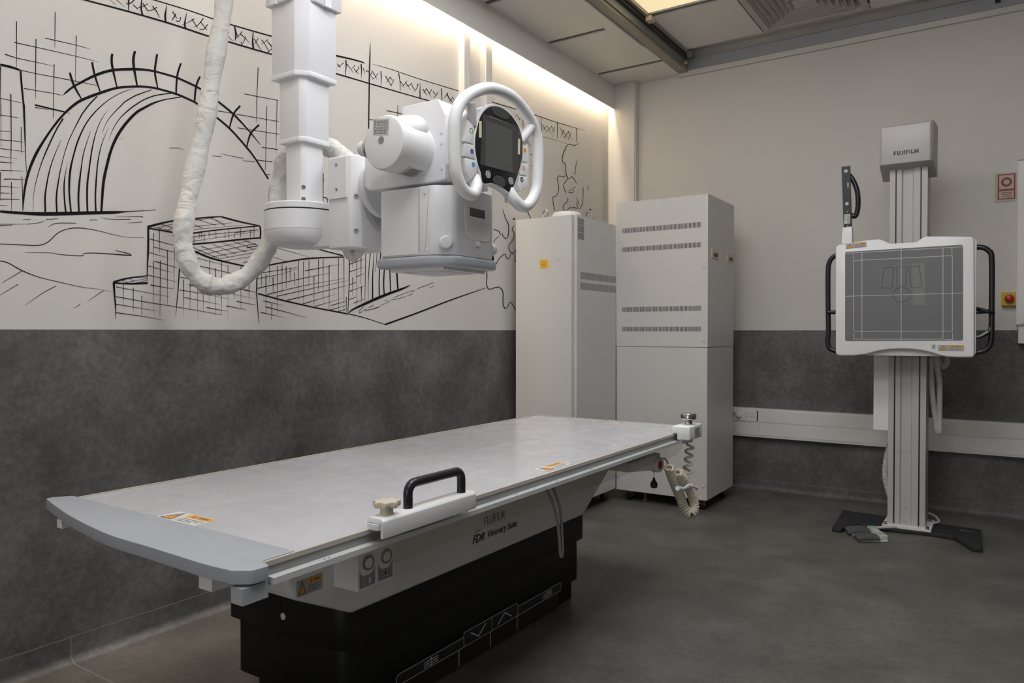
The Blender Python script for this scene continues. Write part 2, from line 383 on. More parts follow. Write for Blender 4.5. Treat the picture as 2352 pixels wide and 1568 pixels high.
D = {'ring':[[0.0522,-0.1384],[0.0679,-0.1725],[0.1078,-0.1893],[0.1515,-0.1657],[0.1834,-0.1186],[0.1912,-0.0581],[0.1912,0.0077],[0.1821,0.0649],[0.1541,0.1013],[0.1158,0.128],[0.0626,0.1527],[0.0013,0.1613],[-0.0673,0.1551],[-0.1282,0.1322],[-0.1845,0.0967],[-0.2163,0.0588],[-0.231,0.0183],[-0.2336,-0.0279],[-0.232,-0.0874],[-0.2269,-0.1293],[-0.2067,-0.1662],[-0.1782,-0.185],[-0.1468,-0.1848],[-0.1262,-0.1596],[-0.1137,-0.1323]],'spokeL':[[-0.1587,0.088],[-0.1339,0.0291]],'spokeR':[[0.1582,0.09],[0.1144,0.0291]],'panel':[[-0.0529,0.1051],[0.0013,0.112],[0.0522,0.0974],[0.089,0.0709],[0.1066,0.0395],[0.1104,0.0083],[0.1077,-0.0275],[0.089,-0.0755],[0.0679,-0.1171],[0.0419,-0.1494],[0.0012,-0.14],[-0.0482,-0.1348],[-0.0936,-0.142],[-0.1053,-0.1116],[-0.1192,-0.0872],[-0.1298,-0.0536],[-0.132,-0.0245],[-0.1274,0.006],[-0.1098,0.0543],[-0.0864,0.0836]],'screen':[[-0.0958,0.0695],[0.0837,0.0681],[0.0837,-0.0859],[-0.1099,-0.087]],'screen2':[[-0.0816,0.0547],[0.0522,0.0519],[0.0522,-0.0855],[-0.0865,-0.0874]],'back':[[-0.0405,0.1131],[-0.1187,0.0841],[-0.1686,0.046],[-0.1775,0.009],[-0.1799,-0.1197],[-0.1643,-0.1347],[-0.135,-0.1417],[-0.0815,-0.1422],[-0.0333,-0.1331],[0.0164,-0.1393],[0.0575,-0.1495],[0.1158,-0.1355],[0.1568,-0.1114],[0.1639,0.0369],[0.1211,0.0734],[0.0731,0.1059],[0.0165,0.1209]],'conring':[[-0.0718,-0.1119],[0.0445,-0.1139],[-0.0163,-0.118],[-0.0285,0.0927],[0.0088,0.0967]],'toppad':[[-0.0529,0.1021],[-0.0038,0.1108],[0.0342,0.1011],[0.0368,0.0907],[0.024,0.081],[-0.0038,0.0784],[-0.0383,0.0812],[-0.0481,0.0896]],'botpad':[[-0.0482,-0.1323],[-0.0458,-0.1183],[-0.0286,-0.1078],[-0.0038,-0.1068],[0.0123,-0.115],[0.0163,-0.1345],[0.0012,-0.14]],'tape':[[[-0.1154,0.0448],[-0.1038,0.0453],[-0.1038,-0.0048],[-0.1159,-0.0064]],[[0.0837,0.0316],[0.0943,0.0312],[0.0922,-0.0201],[0.0821,-0.0201]]],'context':[[-0.0673,0.0706],[0.0679,0.0678],[0.0653,0.0641],[-0.0697,0.0664]],'padsL':[[[-0.1645,0.0375],[-0.1366,0.0203],[-0.1398,-0.032],[-0.1846,-0.0336]],[[-0.1789,-0.0354],[-0.1384,-0.034],[-0.1307,-0.076],[-0.1869,-0.0776]],[[-0.1825,-0.0796],[-0.1261,-0.0781],[-0.1239,-0.1147],[-0.149,-0.141],[-0.1781,-0.121]]],'padsR':[[[0.1185,0.0131],[0.1431,0.027],[0.1431,-0.0371],[0.1158,-0.0388]],[[0.1148,-0.0422],[0.142,-0.0399],[0.1404,-0.0813],[0.1013,-0.083]],[[0.097,-0.0869],[0.1404,-0.0846],[0.1377,-0.1158],[0.0997,-0.1376],[0.0917,-0.1197]]],'icons':[[-0.1511,0.0063],[-0.148,-0.055],[-0.1417,-0.0942],[0.1256,0.0009],[0.1186,-0.0592],[0.1083,-0.0985]],'det_out':[[1.966,1.5817],[1.9653,1.6999],[1.9795,1.7128],[2.1314,1.7297],[2.2019,1.7324],[2.2266,1.7218],[2.2535,1.7052],[2.2846,1.6967],[2.3153,1.6938],[2.3588,1.6934],[2.3932,1.7033],[2.4187,1.7239],[2.4399,1.7316],[2.5443,1.7247],[2.6579,1.7139],[2.6692,1.7005],[2.6731,1.3888],[2.6755,1.0696],[2.6669,1.0544],[2.5902,1.0538],[2.5409,1.0562],[2.5076,1.0642],[2.4656,1.0794],[2.4145,1.0903],[2.3585,1.0963],[2.3149,1.0967],[2.2664,1.0941],[2.2127,1.0863],[2.172,1.0747],[2.1263,1.0608],[2.0661,1.0537],[1.9858,1.0522],[1.9699,1.0648],[1.9674,1.335]],'det_panel':[[2.0192,1.6685],[2.6173,1.6734],[2.6211,1.1481],[2.0223,1.1408]],'det_lines':[[[2.3154,1.679],[2.319,1.143]],[[2.1107,1.6596],[2.1138,1.1516]],[[2.5221,1.6604],[2.5257,1.1542]],[[2.0664,1.615],[2.0689,1.1986]],[[2.5669,1.6159],[2.5699,1.1987]],[[2.0192,1.6598],[2.6161,1.6617]],[[2.0664,1.615],[2.5669,1.6159]],[[2.0193,1.4056],[2.6192,1.4081]],[[2.0708,1.1971],[2.5707,1.1987]],[[2.0711,1.1514],[2.1073,1.1516]],[[2.1166,1.1517],[2.5278,1.1542]],[[2.534,1.1523],[2.5723,1.1525]],[[2.0661,1.6591],[2.0664,1.6226]],[[2.5653,1.6577],[2.5656,1.6245]],[[2.0713,1.1885],[2.0715,1.1514]],[[2.5716,1.1916],[2.5719,1.1525]]],'det_sheet':[[2.2019,1.5815],[2.4325,1.5813],[2.4362,1.3465],[2.2056,1.3499]],'det_sheetR':[[2.3704,1.582],[2.4325,1.5813],[2.4362,1.3465],[2.3785,1.3471]],'det_rects':[[[2.2267,1.5668],[2.2801,1.5619],[2.2694,1.4447],[2.2163,1.4504]],[[2.2925,1.5652],[2.3402,1.5664],[2.3418,1.4571],[2.2954,1.4552]],[[2.3537,1.5633],[2.4061,1.5671],[2.4206,1.4496],[2.3679,1.4445]]],'det_c':[[2.3194,1.4062],[2.3634,1.4051]],'det_lab':[[[2.0231,1.7166],[2.1374,1.7193],[2.1376,1.6851],[2.0233,1.685]],[[2.5009,1.1232],[2.6161,1.1244],[2.6163,1.0894],[2.5012,1.0891]],[[2.4686,1.1263],[2.4946,1.1265],[2.4948,1.0962],[2.4688,1.0968]]],'hanR':[[2.664,-0.88,1.6619],[2.7047,-0.88,1.6594],[2.7351,-0.88,1.6384],[2.7495,-0.88,1.5924],[2.7514,-0.88,1.3425],[2.7508,-0.88,1.1638],[2.7411,-0.88,1.116],[2.7131,-0.88,1.0893],[2.6684,-0.88,1.079]],'hanL':[[1.9685,-0.88,1.6552],[1.9415,-0.88,1.6487],[1.9195,-0.88,1.6182],[1.9124,-0.88,1.5576],[1.9135,-0.88,1.3588],[1.9169,-0.88,1.1995],[1.9123,-0.88,1.1331],[1.9249,-0.88,1.0934],[1.9719,-0.88,1.0729]],'hcR':[[2.6667,-0.88,1.3032],[2.7517,-0.88,1.3092]],'hcL':[[1.9739,-0.9,1.3124],[1.915,-0.9,1.3132]],'hose1':[[2.4448,-0.6,1.0475],[2.4456,-0.6,0.9373],[2.4558,-0.6,0.7803],[2.4703,-0.6,0.6632],[2.4799,-0.6,0.5932],[2.4911,-0.6,0.6123],[2.4903,-0.6,0.7299],[2.4892,-0.6,0.8865],[2.4772,-0.6,0.9776],[2.4653,-0.6,1.0557]],'hose2':[[2.4692,-0.52,1.0616],[2.481,-0.52,1.0088],[2.5019,-0.52,0.9828],[2.52,-0.52,1.0044],[2.5152,-0.52,1.0413],[2.4966,-0.52,1.0806]],'hose3':[[2.2152,-0.47,0.4947],[2.1935,-0.47,0.3956],[2.1842,-0.47,0.2974],[2.1947,-0.47,0.2151],[2.2176,-0.47,0.1345]],'basepl':[[1.9371,-0.4716],[1.9593,-0.9737],[2.0106,-0.9736],[2.025,-0.8999],[2.0839,-0.7743],[2.2055,-0.8005],[2.4701,-0.7662],[2.5752,-0.7865],[2.6065,-0.8384],[2.6749,-0.9907],[2.7205,-0.977],[2.7054,-0.5289]],'grip':[[1.9883,2.1846],[2.0364,2.184],[2.0481,1.8227],[2.0025,1.8211]],'gripbr':[[1.9977,1.8188],[2.0481,1.8227],[2.0508,1.7707],[2.0488,1.719],[1.9934,1.7226],[1.9931,1.7748]],'gripbar':[[2.0182,-0.86,2.1439],[2.0426,-0.86,2.1098],[2.0669,-0.86,2.0472],[2.0745,-0.86,1.9762],[2.0701,-0.86,1.9168],[2.0559,-0.86,1.8868],[2.0294,-0.86,1.9021]],'fs_base':[[2.0126,-0.8617],[2.1294,-1.1218],[2.2354,-1.0569],[2.267,-1.036],[2.2641,-1.011],[2.1525,-0.7177],[2.1203,-0.739]],'fs_p1':[[2.0213,-0.915],[2.1306,-0.8283],[2.1675,-0.9369],[2.0584,-1.0189]],'fs_p2':[[2.0905,-1.0587],[2.2075,-0.9736],[2.2346,-1.0667],[2.1305,-1.1428]],'fs_bar':[[2.134,-0.8529],[2.1654,-0.8321],[2.2666,-1.0251],[2.2361,-1.0545]],'fs_cable':[[2.1764,-0.855,0.035],[2.2272,-0.8153,0.035],[2.2994,-0.7533,0.035],[2.3715,-0.6853,0.035],[2.4241,-0.6095,0.035],[2.4713,-0.5575,0.035],[2.4856,-0.506,0.035],[2.4754,-0.4379,0.035],[2.4498,-0.3553,0.035],[2.4225,-0.3166,0.035],[2.4051,-0.305,0.035]],'bump':[[0.6903,-4.7632],[0.829,-4.7942],[0.9463,-4.8175],[1.1596,-4.849],[1.3108,-4.853],[1.4326,-4.856],[1.5301,-4.8587],[1.6093,-4.8541]],'sleeve':[[0.28,-3.9162,2.5831],[0.28,-3.9247,2.4459],[0.28,-3.9504,2.3036],[0.275,-3.9723,2.1652],[0.27,-3.9921,2.0286],[0.26,-4.0101,1.9106],[0.25,-4.0353,1.7919],[0.25,-4.0629,1.6731],[0.25,-4.0796,1.5735],[0.25,-4.0748,1.4928],[0.26,-4.0532,1.4288],[0.28,-4.016,1.3843],[0.3,-3.9703,1.3694],[0.32,-3.9174,1.3849],[0.34,-3.8628,1.4245],[0.36,-3.8167,1.4833],[0.375,-3.7823,1.5458],[0.38,-3.7648,1.6165],[0.38,-3.7558,1.7044],[0.385,-3.7487,1.7918],[0.4,-3.7413,1.8608],[0.42,-3.7186,1.9112],[0.44,-3.6826,1.9403],[0.52,-3.6675,1.9411],[0.58,-3.6496,1.9228],[0.65,-3.6606,1.8857],[0.72,-3.6894,1.8311]],'sleeve2':[[0.93,-3.7465,1.6854],[0.92,-3.7496,1.639],[0.9,-3.7513,1.5934],[0.89,-3.7656,1.5454],[0.87,-3.7784,1.5016],[0.85,-3.7956,1.4698],[0.84,-3.8136,1.4782],[0.84,-3.824,1.5116]],'tcable':[[1.45,-3.4618,0.6509],[1.45,-3.4068,0.5861],[1.45,-3.3722,0.5156],[1.45,-3.3562,0.448],[1.45,-3.3496,0.3902],[1.45,-3.3399,0.3668],[1.45,-3.3302,0.3853],[1.45,-3.3336,0.4428],[1.45,-3.3435,0.5256],[1.45,-3.3692,0.5868],[1.45,-3.4069,0.6413]],'coil1':[[1.64,-2.5072,0.7079],[1.64,-2.5233,0.6554],[1.64,-2.5392,0.5993],[1.64,-2.5495,0.5428],[1.64,-2.5546,0.5088]],'coil2':[[1.63,-2.7407,0.6253],[1.63,-2.7057,0.5808],[1.63,-2.6547,0.5252],[1.63,-2.6023,0.4701],[1.64,-2.5915,0.4309],[1.655,-2.5835,0.4025],[1.67,-2.5758,0.3972],[1.675,-2.5514,0.416],[1.67,-2.5488,0.4496],[1.665,-2.5684,0.4911],[1.66,-2.6037,0.5312],[1.655,-2.6538,0.5694],[1.65,-2.6972,0.5984]],'coillead':[[1.6,-2.7244,0.657],[1.6,-2.6949,0.6453],[1.6,-2.6749,0.6254],[1.6,-2.6647,0.6068]],'coilmid':[[1.65,-2.6972,0.5984],[1.65,-2.656,0.5617],[1.65,-2.6085,0.5252],[1.65,-2.5818,0.5147]],'tie':[[1.675,-2.757,0.543],[1.675,-2.686,0.5286],[1.675,-2.6124,0.5268],[1.675,-2.5244,0.5017]]}
MURAL = '''
9164,4173,9161,4189 9102,4175,9098,4192 9043,4173,9039,4186
9037,4178,9036,4183 8941,4183,8940,4187 8824,4192,8823,4197 8716,4201,8715,4206 8615,4209,8614,4213 8530,4215,8529,4218
9163,4169,9157,4171 9163,3828,9161,3829
9063,4504,9058,4506 9064,4325,9060,4327 9064,4189,9062,4190
8817,4653,8811,4655 8819,4454,8815,4456 8819,4401,8817,4401
8943,4424,8937,4425 8947,4185,8942,4187 8947,4008,8945,4009
8674,4534,8668,4536 8678,4383,8674,4384 8681,4192,8679,4193
8825,4284,8820,4286 8828,4195,8823,4197 8834,3907,8831,3907
8881,4446,8880,4452 8673,4465,8672,4469 8578,4468,8577,4470
9078,4353,9077,4359 8940,4365,8939,4370 8676,4384,8675,4388 8516,4393,8515,4395
9134,4256,9132,4263 9063,4253,9062,4258 8940,4262,8940,4266 8825,4270,8825,4271
9019,4059,9018,4065 8942,4066,8941,4070 8829,4076,8829,4080 8769,4078,8768,4080
8953,3961,8950,3972 8831,3960,8829,3971 8752,3961,8750,3970
8952,3947,8951,3952 8862,3954,8862,3956
9165,3954,9164,3959 9100,3957,9100,3960 9030,3958,9030,3960
9166,3843,9165,3847 9061,3851,9061,3854
9103,4000,9097,4002 9103,3842,9097,3844
9045,4176,9033,4180 9039,4078,9027,4083 9027,3940,9016,3943 9025,3861,9012,3864
8766,4079,8767,4080 8736,4109,8744,4118 8679,4166,8686,4178 8535,4279,8543,4296 8409,4353,8412,4373 8249,4408,8250,4429
8725,4252,8712,4260 8697,4167,8683,4178 8641,4083,8633,4089
8568,4374,8554,4382 8549,4283,8535,4291 8509,4177,8500,4182
8421,4483,8403,4488 8424,4402,8406,4410 8382,4243,8373,4247
8246,4559,8227,4563 8260,4463,8239,4470 8227,4296,8214,4301
9027,3949,9014,3953 9021,3770,9011,3773 9016,3633,9011,3635 9009,3486,9006,3486
8832,3999,8829,4000 8832,3884,8831,3884
9102,3930,9097,3932 9103,3689,9098,3690 9105,3563,9102,3564 9105,3453,9104,3453
9166,3843,9165,3846 9101,3848,9100,3851 9051,3852,9050,3853
9167,3737,9166,3741 9104,3745,9104,3747
9167,3677,9167,3682 9097,3686,9097,3690 9021,3693,9020,3694
9168,3618,9167,3623 9102,3624,9102,3627 9016,3630,9016,3632
9168,3566,9168,3570 9065,3573,9065,3574
9169,3528,9168,3534 9079,3540,9079,3541
9167,3473,9166,3479 9104,3483,9103,3487 9027,3494,9027,3495
9146,3416,9146,3423 9104,3426,9104,3430 9015,3437,9015,3439
9170,3366,9170,3370 9052,3379,9052,3380
9170,3322,9170,3327 9086,3333,9086,3334
9171,3280,9171,3286 9101,3290,9100,3294 9053,3295,9053,3297
9171,3239,9171,3242 9124,3245,9124,3246
9161,3916,9158,3916 9163,3635,9161,3635
9041,3795,9036,3796 9041,3692,9037,3693 9040,3602,9039,3602
9169,3463,9164,3463 9168,3271,9166,3271
9104,3408,9099,3409 9103,3217,9101,3217
9039,3456,9035,3457 9036,3338,9032,3338 9035,3223,9031,3224
9031,3222,9035,3222 9020,3323,9032,3323 9004,3421,9019,3422 8980,3515,8996,3518 8944,3611,8961,3617 8900,3706,8914,3713 8847,3805,8859,3811 8797,3884,8810,3892
8968,3225,8969,3224 8964,3332,8966,3332 8947,3432,8951,3432 8910,3567,8916,3568 8862,3695,8871,3697 8810,3821,8818,3824 8762,3914,8771,3918
8884,3236,8895,3234 8885,3344,8896,3343 8872,3444,8881,3444 8854,3539,8861,3540 8823,3644,8828,3645 8780,3761,8782,3761
8808,3246,8819,3244 8810,3355,8821,3355 8795,3479,8803,3479 8772,3605,8777,3605 8734,3745,8739,3746 8684,3867,8690,3869 8633,3974,8642,3976
8748,3254,8759,3252 8758,3364,8768,3362 8758,3463,8767,3462 8749,3543,8753,3542 8738,3609,8739,3609
8712,3259,8723,3257 8722,3370,8733,3367 8721,3470,8735,3468 8712,3565,8726,3565 8694,3658,8705,3658 8661,3776,8672,3778 8612,3899,8620,3902 8551,3999,8558,4003 8483,4085,8488,4089
8657,3266,8668,3264 8659,3379,8672,3377 8651,3481,8664,3480 8639,3596,8647,3596 8620,3712,8626,3713 8574,3870,8576,3871
8596,3274,8608,3272 8598,3388,8611,3386 8594,3490,8607,3489 8580,3607,8591,3606 8560,3747,8569,3747 8530,3880,8536,3880 8490,3981,8494,3982 8445,4059,8446,4059
8536,3282,8548,3280 8539,3397,8550,3395 8531,3530,8542,3529 8519,3664,8527,3664 8491,3796,8496,3797 8443,3926,8444,3926
8492,3869,8494,3869 8456,3960,8460,3961 8408,4034,8413,4037 8342,4114,8348,4119
8443,3830,8444,3830 8410,3918,8414,3919 8361,4005,8367,4007 8294,4084,8300,4090 8233,4144,8239,4150
8495,3287,8510,3286 8488,3363,8506,3362 8474,3510,8495,3509 8450,3629,8471,3630 8415,3763,8435,3766 8367,3876,8387,3883 8301,3984,8319,3994 8223,4082,8237,4095 8163,4133,8174,4147
9172,3192,9171,3208 9040,3197,9039,3217 8906,3206,8906,3232 8751,3229,8751,3255 8560,3260,8560,3284 8399,3287,8399,3307 8303,3313,8303,3319 8175,3336,8175,3342
8365,3856,8365,3858 8335,3869,8335,3871
8735,3964,8734,3967 8719,3958,8718,3961
8798,3885,8809,3893 8751,3950,8762,3959 8689,4021,8701,4034 8628,4076,8636,4093 8501,4158,8508,4176 8373,4232,8376,4249 8216,4286,8217,4303 8133,4304,8132,4320
8134,4304,8131,4321 8052,4313,8047,4330 7885,4312,7879,4329 7738,4291,7731,4307
7739,4291,7730,4306 7643,4259,7633,4275 7561,4228,7551,4243
8251,4407,8249,4429 8168,4429,8165,4448 8069,4444,8065,4460 7895,4448,7890,4465
7896,4448,7889,4465 7730,4424,7721,4441 7634,4398,7624,4414 7540,4361,7528,4378
8639,3966,8646,3970 8579,4060,8587,4065 8523,4135,8529,4140
8484,4084,8488,4089 8421,4148,8424,4152 8337,4215,8339,4219 8251,4267,8252,4269
8342,4114,8348,4119 8314,4148,8319,4154 8229,4218,8233,4225 8103,4296,8105,4301
8233,4143,8238,4150 8166,4201,8170,4208 8067,4261,8069,4269 7929,4316,7930,4322
8164,4132,8173,4148 8087,4191,8093,4204 7994,4246,7996,4254 7854,4305,7855,4311
8178,3336,8178,3341 8078,3358,8078,3362
8065,4591,8047,4595 8084,4448,8067,4453 8058,4327,8048,4331
7861,4582,7844,4583 7894,4470,7877,4472 7903,4327,7889,4330
7689,4525,7672,4524 7726,4429,7708,4430 7739,4299,7724,4302
7961,3870,7961,3874 7889,3885,7889,3889
7890,3885,7889,3889 7828,3882,7828,3884
7569,4230,7557,4245 7407,4150,7394,4164 7232,4021,7218,4034 7131,3929,7117,3939 7000,3783,6987,3792
7541,4362,7529,4378 7364,4280,7351,4295 7188,4162,7178,4171 7081,4080,7078,4083
7298,4382,7282,4375 7366,4293,7348,4290 7406,4159,7395,4159
7100,4263,7084,4254 7192,4160,7174,4156 7231,4030,7219,4030
7103,4768,7095,4770 7117,4506,7110,4508 7121,4265,7118,4265
7010,4446,7003,4448 7018,4203,7012,4204 7027,3859,7024,3859
6895,4526,6889,4527 6909,4036,6906,4037
7246,4492,7244,4498 7111,4505,7110,4511 6877,4530,6876,4535
7548,4273,7547,4279 7386,4291,7385,4295
7339,4292,7338,4297 6872,4336,6871,4341
7320,4177,7319,4182 6873,4220,6872,4225
7063,4059,7062,4066 6879,4076,6878,4082
7119,3934,7119,3940 6951,3949,6950,3955
7012,3822,7012,3828 6976,3828,6975,3834
7573,3885,7572,3889 7495,3892,7495,3896 7480,3908,7483,3910
7491,3924,7490,3926 7435,3918,7434,3921 7264,3922,7263,3927
7263,3902,7263,3905 7140,3914,7139,3919
9036,3161,9036,3164 8982,3171,8982,3174
8886,3181,8886,3185 8806,3196,8806,3199
9007,3133,9007,3136 8945,3148,8946,3151 8900,3166,8901,3169
9172,3113,9172,3116 9004,3136,9004,3137
9172,3102,9172,3107 9131,3109,9131,3113 9099,3118,9100,3121
8588,3213,8588,3217 8546,3220,8546,3224 8532,3218,8531,3221
8878,3124,8879,3125 8821,3161,8822,3165 8681,3179,8681,3183
8504,3247,8504,3248 8453,3238,8453,3241 8282,3257,8282,3262
8401,3262,8401,3263 8200,3288,8200,3292 8190,3284,8188,3288
8305,3227,8305,3228 8189,3248,8189,3253
9173,2981,9173,2986 9034,2987,9033,2992 8932,2995,8932,3000 8871,3025,8874,3030 8809,3092,8812,3097 8740,3131,8741,3136 8653,3147,8653,3152 8547,3144,8546,3148 8403,3125,8402,3128 8306,3118,8305,3120 8178,3129,8178,3131
9023,2938,9023,2940 8858,2950,8858,2953 8797,2943,8796,2947 8663,2944,8663,2949 8636,2949,8638,2955 8622,2966,8623,2971 8523,2975,8523,2981 8298,2978,8297,2985 8282,2991,8286,2986 8323,3002,8325,2996 8398,3011,8399,3008
9175,2866,9174,2872 9129,2858,9127,2863 9043,2811,9041,2817 8942,2775,8940,2779 8829,2751,8828,2755 8641,2718,8640,2721 8550,2712,8550,2714 8419,2694,8419,2695
9040,2816,9038,2812 9162,2726,9161,2724
9069,2720,9067,2716 9177,2642,9176,2640
8826,2721,8824,2717 8921,2661,8919,2658 9023,2579,9022,2578
8493,2703,8490,2700 8543,2667,8541,2664 8609,2617,8608,2616
8662,2598,8658,2594 8683,2578,8681,2575 8708,2568,8707,2566
8423,2765,8405,2767 8414,2661,8402,2663 8406,2584,8397,2584 8403,2488,8401,2488
8416,2761,8420,2775 8316,2796,8318,2808 8152,2833,8152,2838
8418,2759,8418,2768 8290,2757,8290,2770 8148,2768,8148,2784
8291,2802,8289,2805 8259,2782,8257,2784
8353,2785,8352,2788 8309,2770,8307,2773
8326,2769,8326,2772 8157,2810,8157,2813
8254,2768,8254,2771 8157,2796,8157,2799
8235,2812,8236,2815 8152,2825,8152,2828
8397,2732,8396,2737 8264,2714,8263,2718 7966,2675,7966,2677
8398,2658,8397,2663 8107,2617,8106,2622 7912,2595,7911,2599 7488,2538,7487,2541
8398,2601,8397,2606 8079,2558,8078,2560
8399,2536,8398,2542 8197,2514,8196,2518 8011,2485,8011,2487
8342,2761,8337,2761 8343,2568,8342,2568
8266,2734,8260,2734 8266,2543,8264,2543
8198,2674,8192,2675 8198,2518,8195,2518
8148,3221,8132,3223 8149,3041,8133,3042 8154,2906,8144,2906 8154,2780,8151,2780
8142,3208,8147,3226 8033,3250,8037,3265 7931,3284,7933,3296 7773,3317,7775,3330 7625,3353,7626,3363 7482,3379,7482,3387
7484,3373,7480,3387 7288,3354,7285,3367 7094,3347,7092,3354
8146,3202,8143,3214 8036,3197,8034,3208 7933,3191,7931,3200
7932,3168,7933,3181 7790,3195,7791,3208 7560,3251,7561,3261 7093,3346,7094,3355
7097,3349,7084,3352 7089,3294,7073,3296 7095,3231,7080,3232
7877,3091,7879,3104 7785,3108,7786,3121 7561,3147,7562,3160 7299,3198,7300,3212 7087,3237,7088,3248
7882,3100,7874,3116 7785,3067,7777,3083 7598,3012,7592,3027 7419,2987,7415,3001 7261,2970,7258,2981
8093,3221,8092,3225 7938,3202,7937,3206
8036,3251,8034,3255 7938,3235,7936,3239
8068,3215,8069,3219 7936,3263,7937,3266
7986,3202,7987,3205 7931,3236,7933,3239
7733,3330,7732,3334 7539,3301,7538,3304
7615,3357,7614,3361 7483,3337,7482,3340
7545,3339,7543,3343 7450,3311,7448,3315
7785,3257,7785,3261 7380,3342,7380,3344
7775,3235,7775,3238 7275,3333,7275,3335
7784,3305,7785,3308 7516,3374,7516,3377
7775,3292,7773,3295 7670,3261,7668,3265
7782,3207,7778,3208 7782,3122,7779,3122
7746,3192,7742,3193 7746,3130,7742,3131
7698,3217,7694,3217 7698,3173,7694,3174
7677,3224,7673,3224 7677,3180,7673,3181
7650,3217,7646,3217 7650,3150,7647,3150
7607,3246,7603,3246 7607,3193,7603,3193
7541,3253,7537,3254 7541,3195,7537,3195
7451,3258,7447,3259 7452,3199,7448,3200
7415,3282,7411,3283 7415,3203,7411,3203
7354,3259,7350,3260 7354,3214,7350,3215
7295,3306,7291,3307 7296,3225,7291,3226
7191,3308,7187,3308 7192,3236,7187,3237
7153,3338,7149,3338 7154,3240,7150,3241
7785,3172,7786,3175 7626,3208,7627,3212
7785,3134,7786,3138 7616,3176,7616,3178
7615,3212,7616,3216 7118,3310,7118,3312
7616,3176,7616,3179 7167,3284,7168,3286
7351,3257,7352,3262 7093,3313,7094,3315
7776,3097,7775,3101 7513,3019,7512,3023
7682,3109,7680,3113 7417,3042,7416,3045
7573,3136,7572,3140 7336,3069,7335,3072
7473,3156,7472,3159 7230,3098,7228,3102
7370,3181,7369,3184 7169,3134,7167,3138
7265,3202,7263,3205 7120,3170,7118,3174
7734,3059,7734,3062 7192,3204,7192,3207
7670,3040,7671,3043 7131,3184,7132,3188
7595,3022,7596,3026 7131,3138,7132,3141
7518,3014,7518,3017 7168,3099,7169,3102
7451,3005,7451,3008 7193,3061,7193,3064
7228,3137,7229,3144 7112,3165,7113,3170
7265,3003,7266,3008 7205,3019,7206,3022
8132,3123,8130,3128 7929,3092,7928,3096
8094,3062,8093,3067 7929,3036,7928,3040
8133,3015,8131,3020 7939,2981,7939,2982
8086,2949,8084,2955 7900,2913,7899,2917
8143,2909,8141,2914 7940,2871,7939,2873
8148,2838,8147,2843 7895,2798,7895,2800
8125,2760,8124,2767 7926,2738,7925,2740
8099,3171,8093,3171 8098,2982,8096,2983
8050,3201,8044,3201 8047,3023,8045,3023
8099,2955,8094,2956 8103,2515,8102,2515
8043,2962,8037,2963 8048,2516,8046,2516
7983,3052,7977,3052 7985,2614,7983,2614
7924,3080,7919,3081 7927,2736,7925,2736
7882,2926,7870,2926 7895,2738,7886,2738 7914,2523,7911,2523
7843,2820,7836,2821 7842,2505,7841,2505
7785,2800,7780,2800 7785,2544,7784,2544
7717,2980,7711,2981 7717,2497,7716,2497
7664,2758,7659,2759 7664,2575,7662,2575
7603,3009,7598,3009 7604,2557,7603,2557
7548,2935,7541,2936 7548,2524,7546,2524
7487,2998,7482,2999 7491,2540,7488,2540
7425,2968,7420,2969 7426,2491,7425,2491
7296,2968,7290,2968 7296,2584,7294,2584
7209,2841,7204,2842 7208,2668,7207,2668
7363,2743,7359,2743 7362,2682,7360,2683
7761,3013,7760,3017 7429,2962,7428,2964
7736,2946,7734,2952 7337,2893,7336,2896
7870,2838,7869,2843 7799,2830,7798,2834
7794,2779,7792,2786 7694,2764,7693,2769
7886,2733,7885,2738 7630,2708,7629,2711 7430,2679,7430,2681
7841,2674,7840,2679 7504,2627,7504,2629
7338,2768,7337,2775 7122,2747,7121,2749
7631,2595,7630,2602 7431,2570,7431,2572
7443,2614,7441,2621 7238,2589,7238,2591
7339,2657,7337,2664 7135,2631,7134,2633
7430,2733,7429,2736 7134,2685,7134,2686
7128,2918,7115,2919 7132,2742,7121,2743 7118,2577,7111,2578 7107,2473,7104,2473
7182,2953,7185,2963 6789,3042,6791,3055 6525,3094,6527,3108 6163,3138,6163,3150 6063,3146,6063,3159
7115,2731,7111,2744 6836,2680,6833,2693 6461,2624,6458,2636 6025,2570,6022,2583
6025,2573,6022,2581 5808,2541,5805,2549 5462,2468,5461,2473
6902,3168,6901,3172 6526,3115,6525,3117
6435,3201,6432,3210 6082,3160,6078,3172
6951,3079,6950,3083 6790,3053,6790,3055
5999,3135,5985,3136 6002,2878,5991,2878 6019,2583,6011,2583
7075,2927,7070,2927 7078,2794,7076,2794
7030,2919,7022,2919 7029,2568,7027,2568
6990,3000,6985,3000 6989,2838,6988,2838
6951,2896,6943,2896 6949,2744,6947,2744
6899,3001,6892,3001 6899,2548,6897,2548
6847,3021,6841,3022 6846,2754,6844,2754
6802,3002,6793,3003 6800,2802,6797,2802
6755,3000,6748,3000 6753,2862,6752,2862
6704,2951,6696,2952 6702,2836,6699,2836
6653,3071,6646,3071 6656,2681,6654,2681
6594,3064,6587,3064 6597,2648,6595,2648
6525,3087,6518,3087 6528,2786,6526,2786
6465,2937,6457,2938 6464,2640,6461,2640
6407,3102,6399,3103 6406,2791,6403,2791
6347,3113,6340,3114 6346,2679,6344,2679
6270,3059,6261,3059 6269,2602,6266,2602
6145,3136,6138,3136 6145,2599,6142,2599
6071,3142,6062,3142 6070,2588,6068,2588
6041,2751,6032,2751 6038,2589,6035,2589
7072,2924,7073,2930 6660,3005,6661,3008
7118,2870,7120,2875 6861,2928,6862,2931 6660,2994,6661,2995
7119,2781,7120,2788 6526,2919,6527,2924 6196,2990,6196,2991
7012,2730,7014,2737 6572,2837,6573,2841 6047,2937,6047,2939
6910,2717,6912,2723 6030,2913,6031,2915
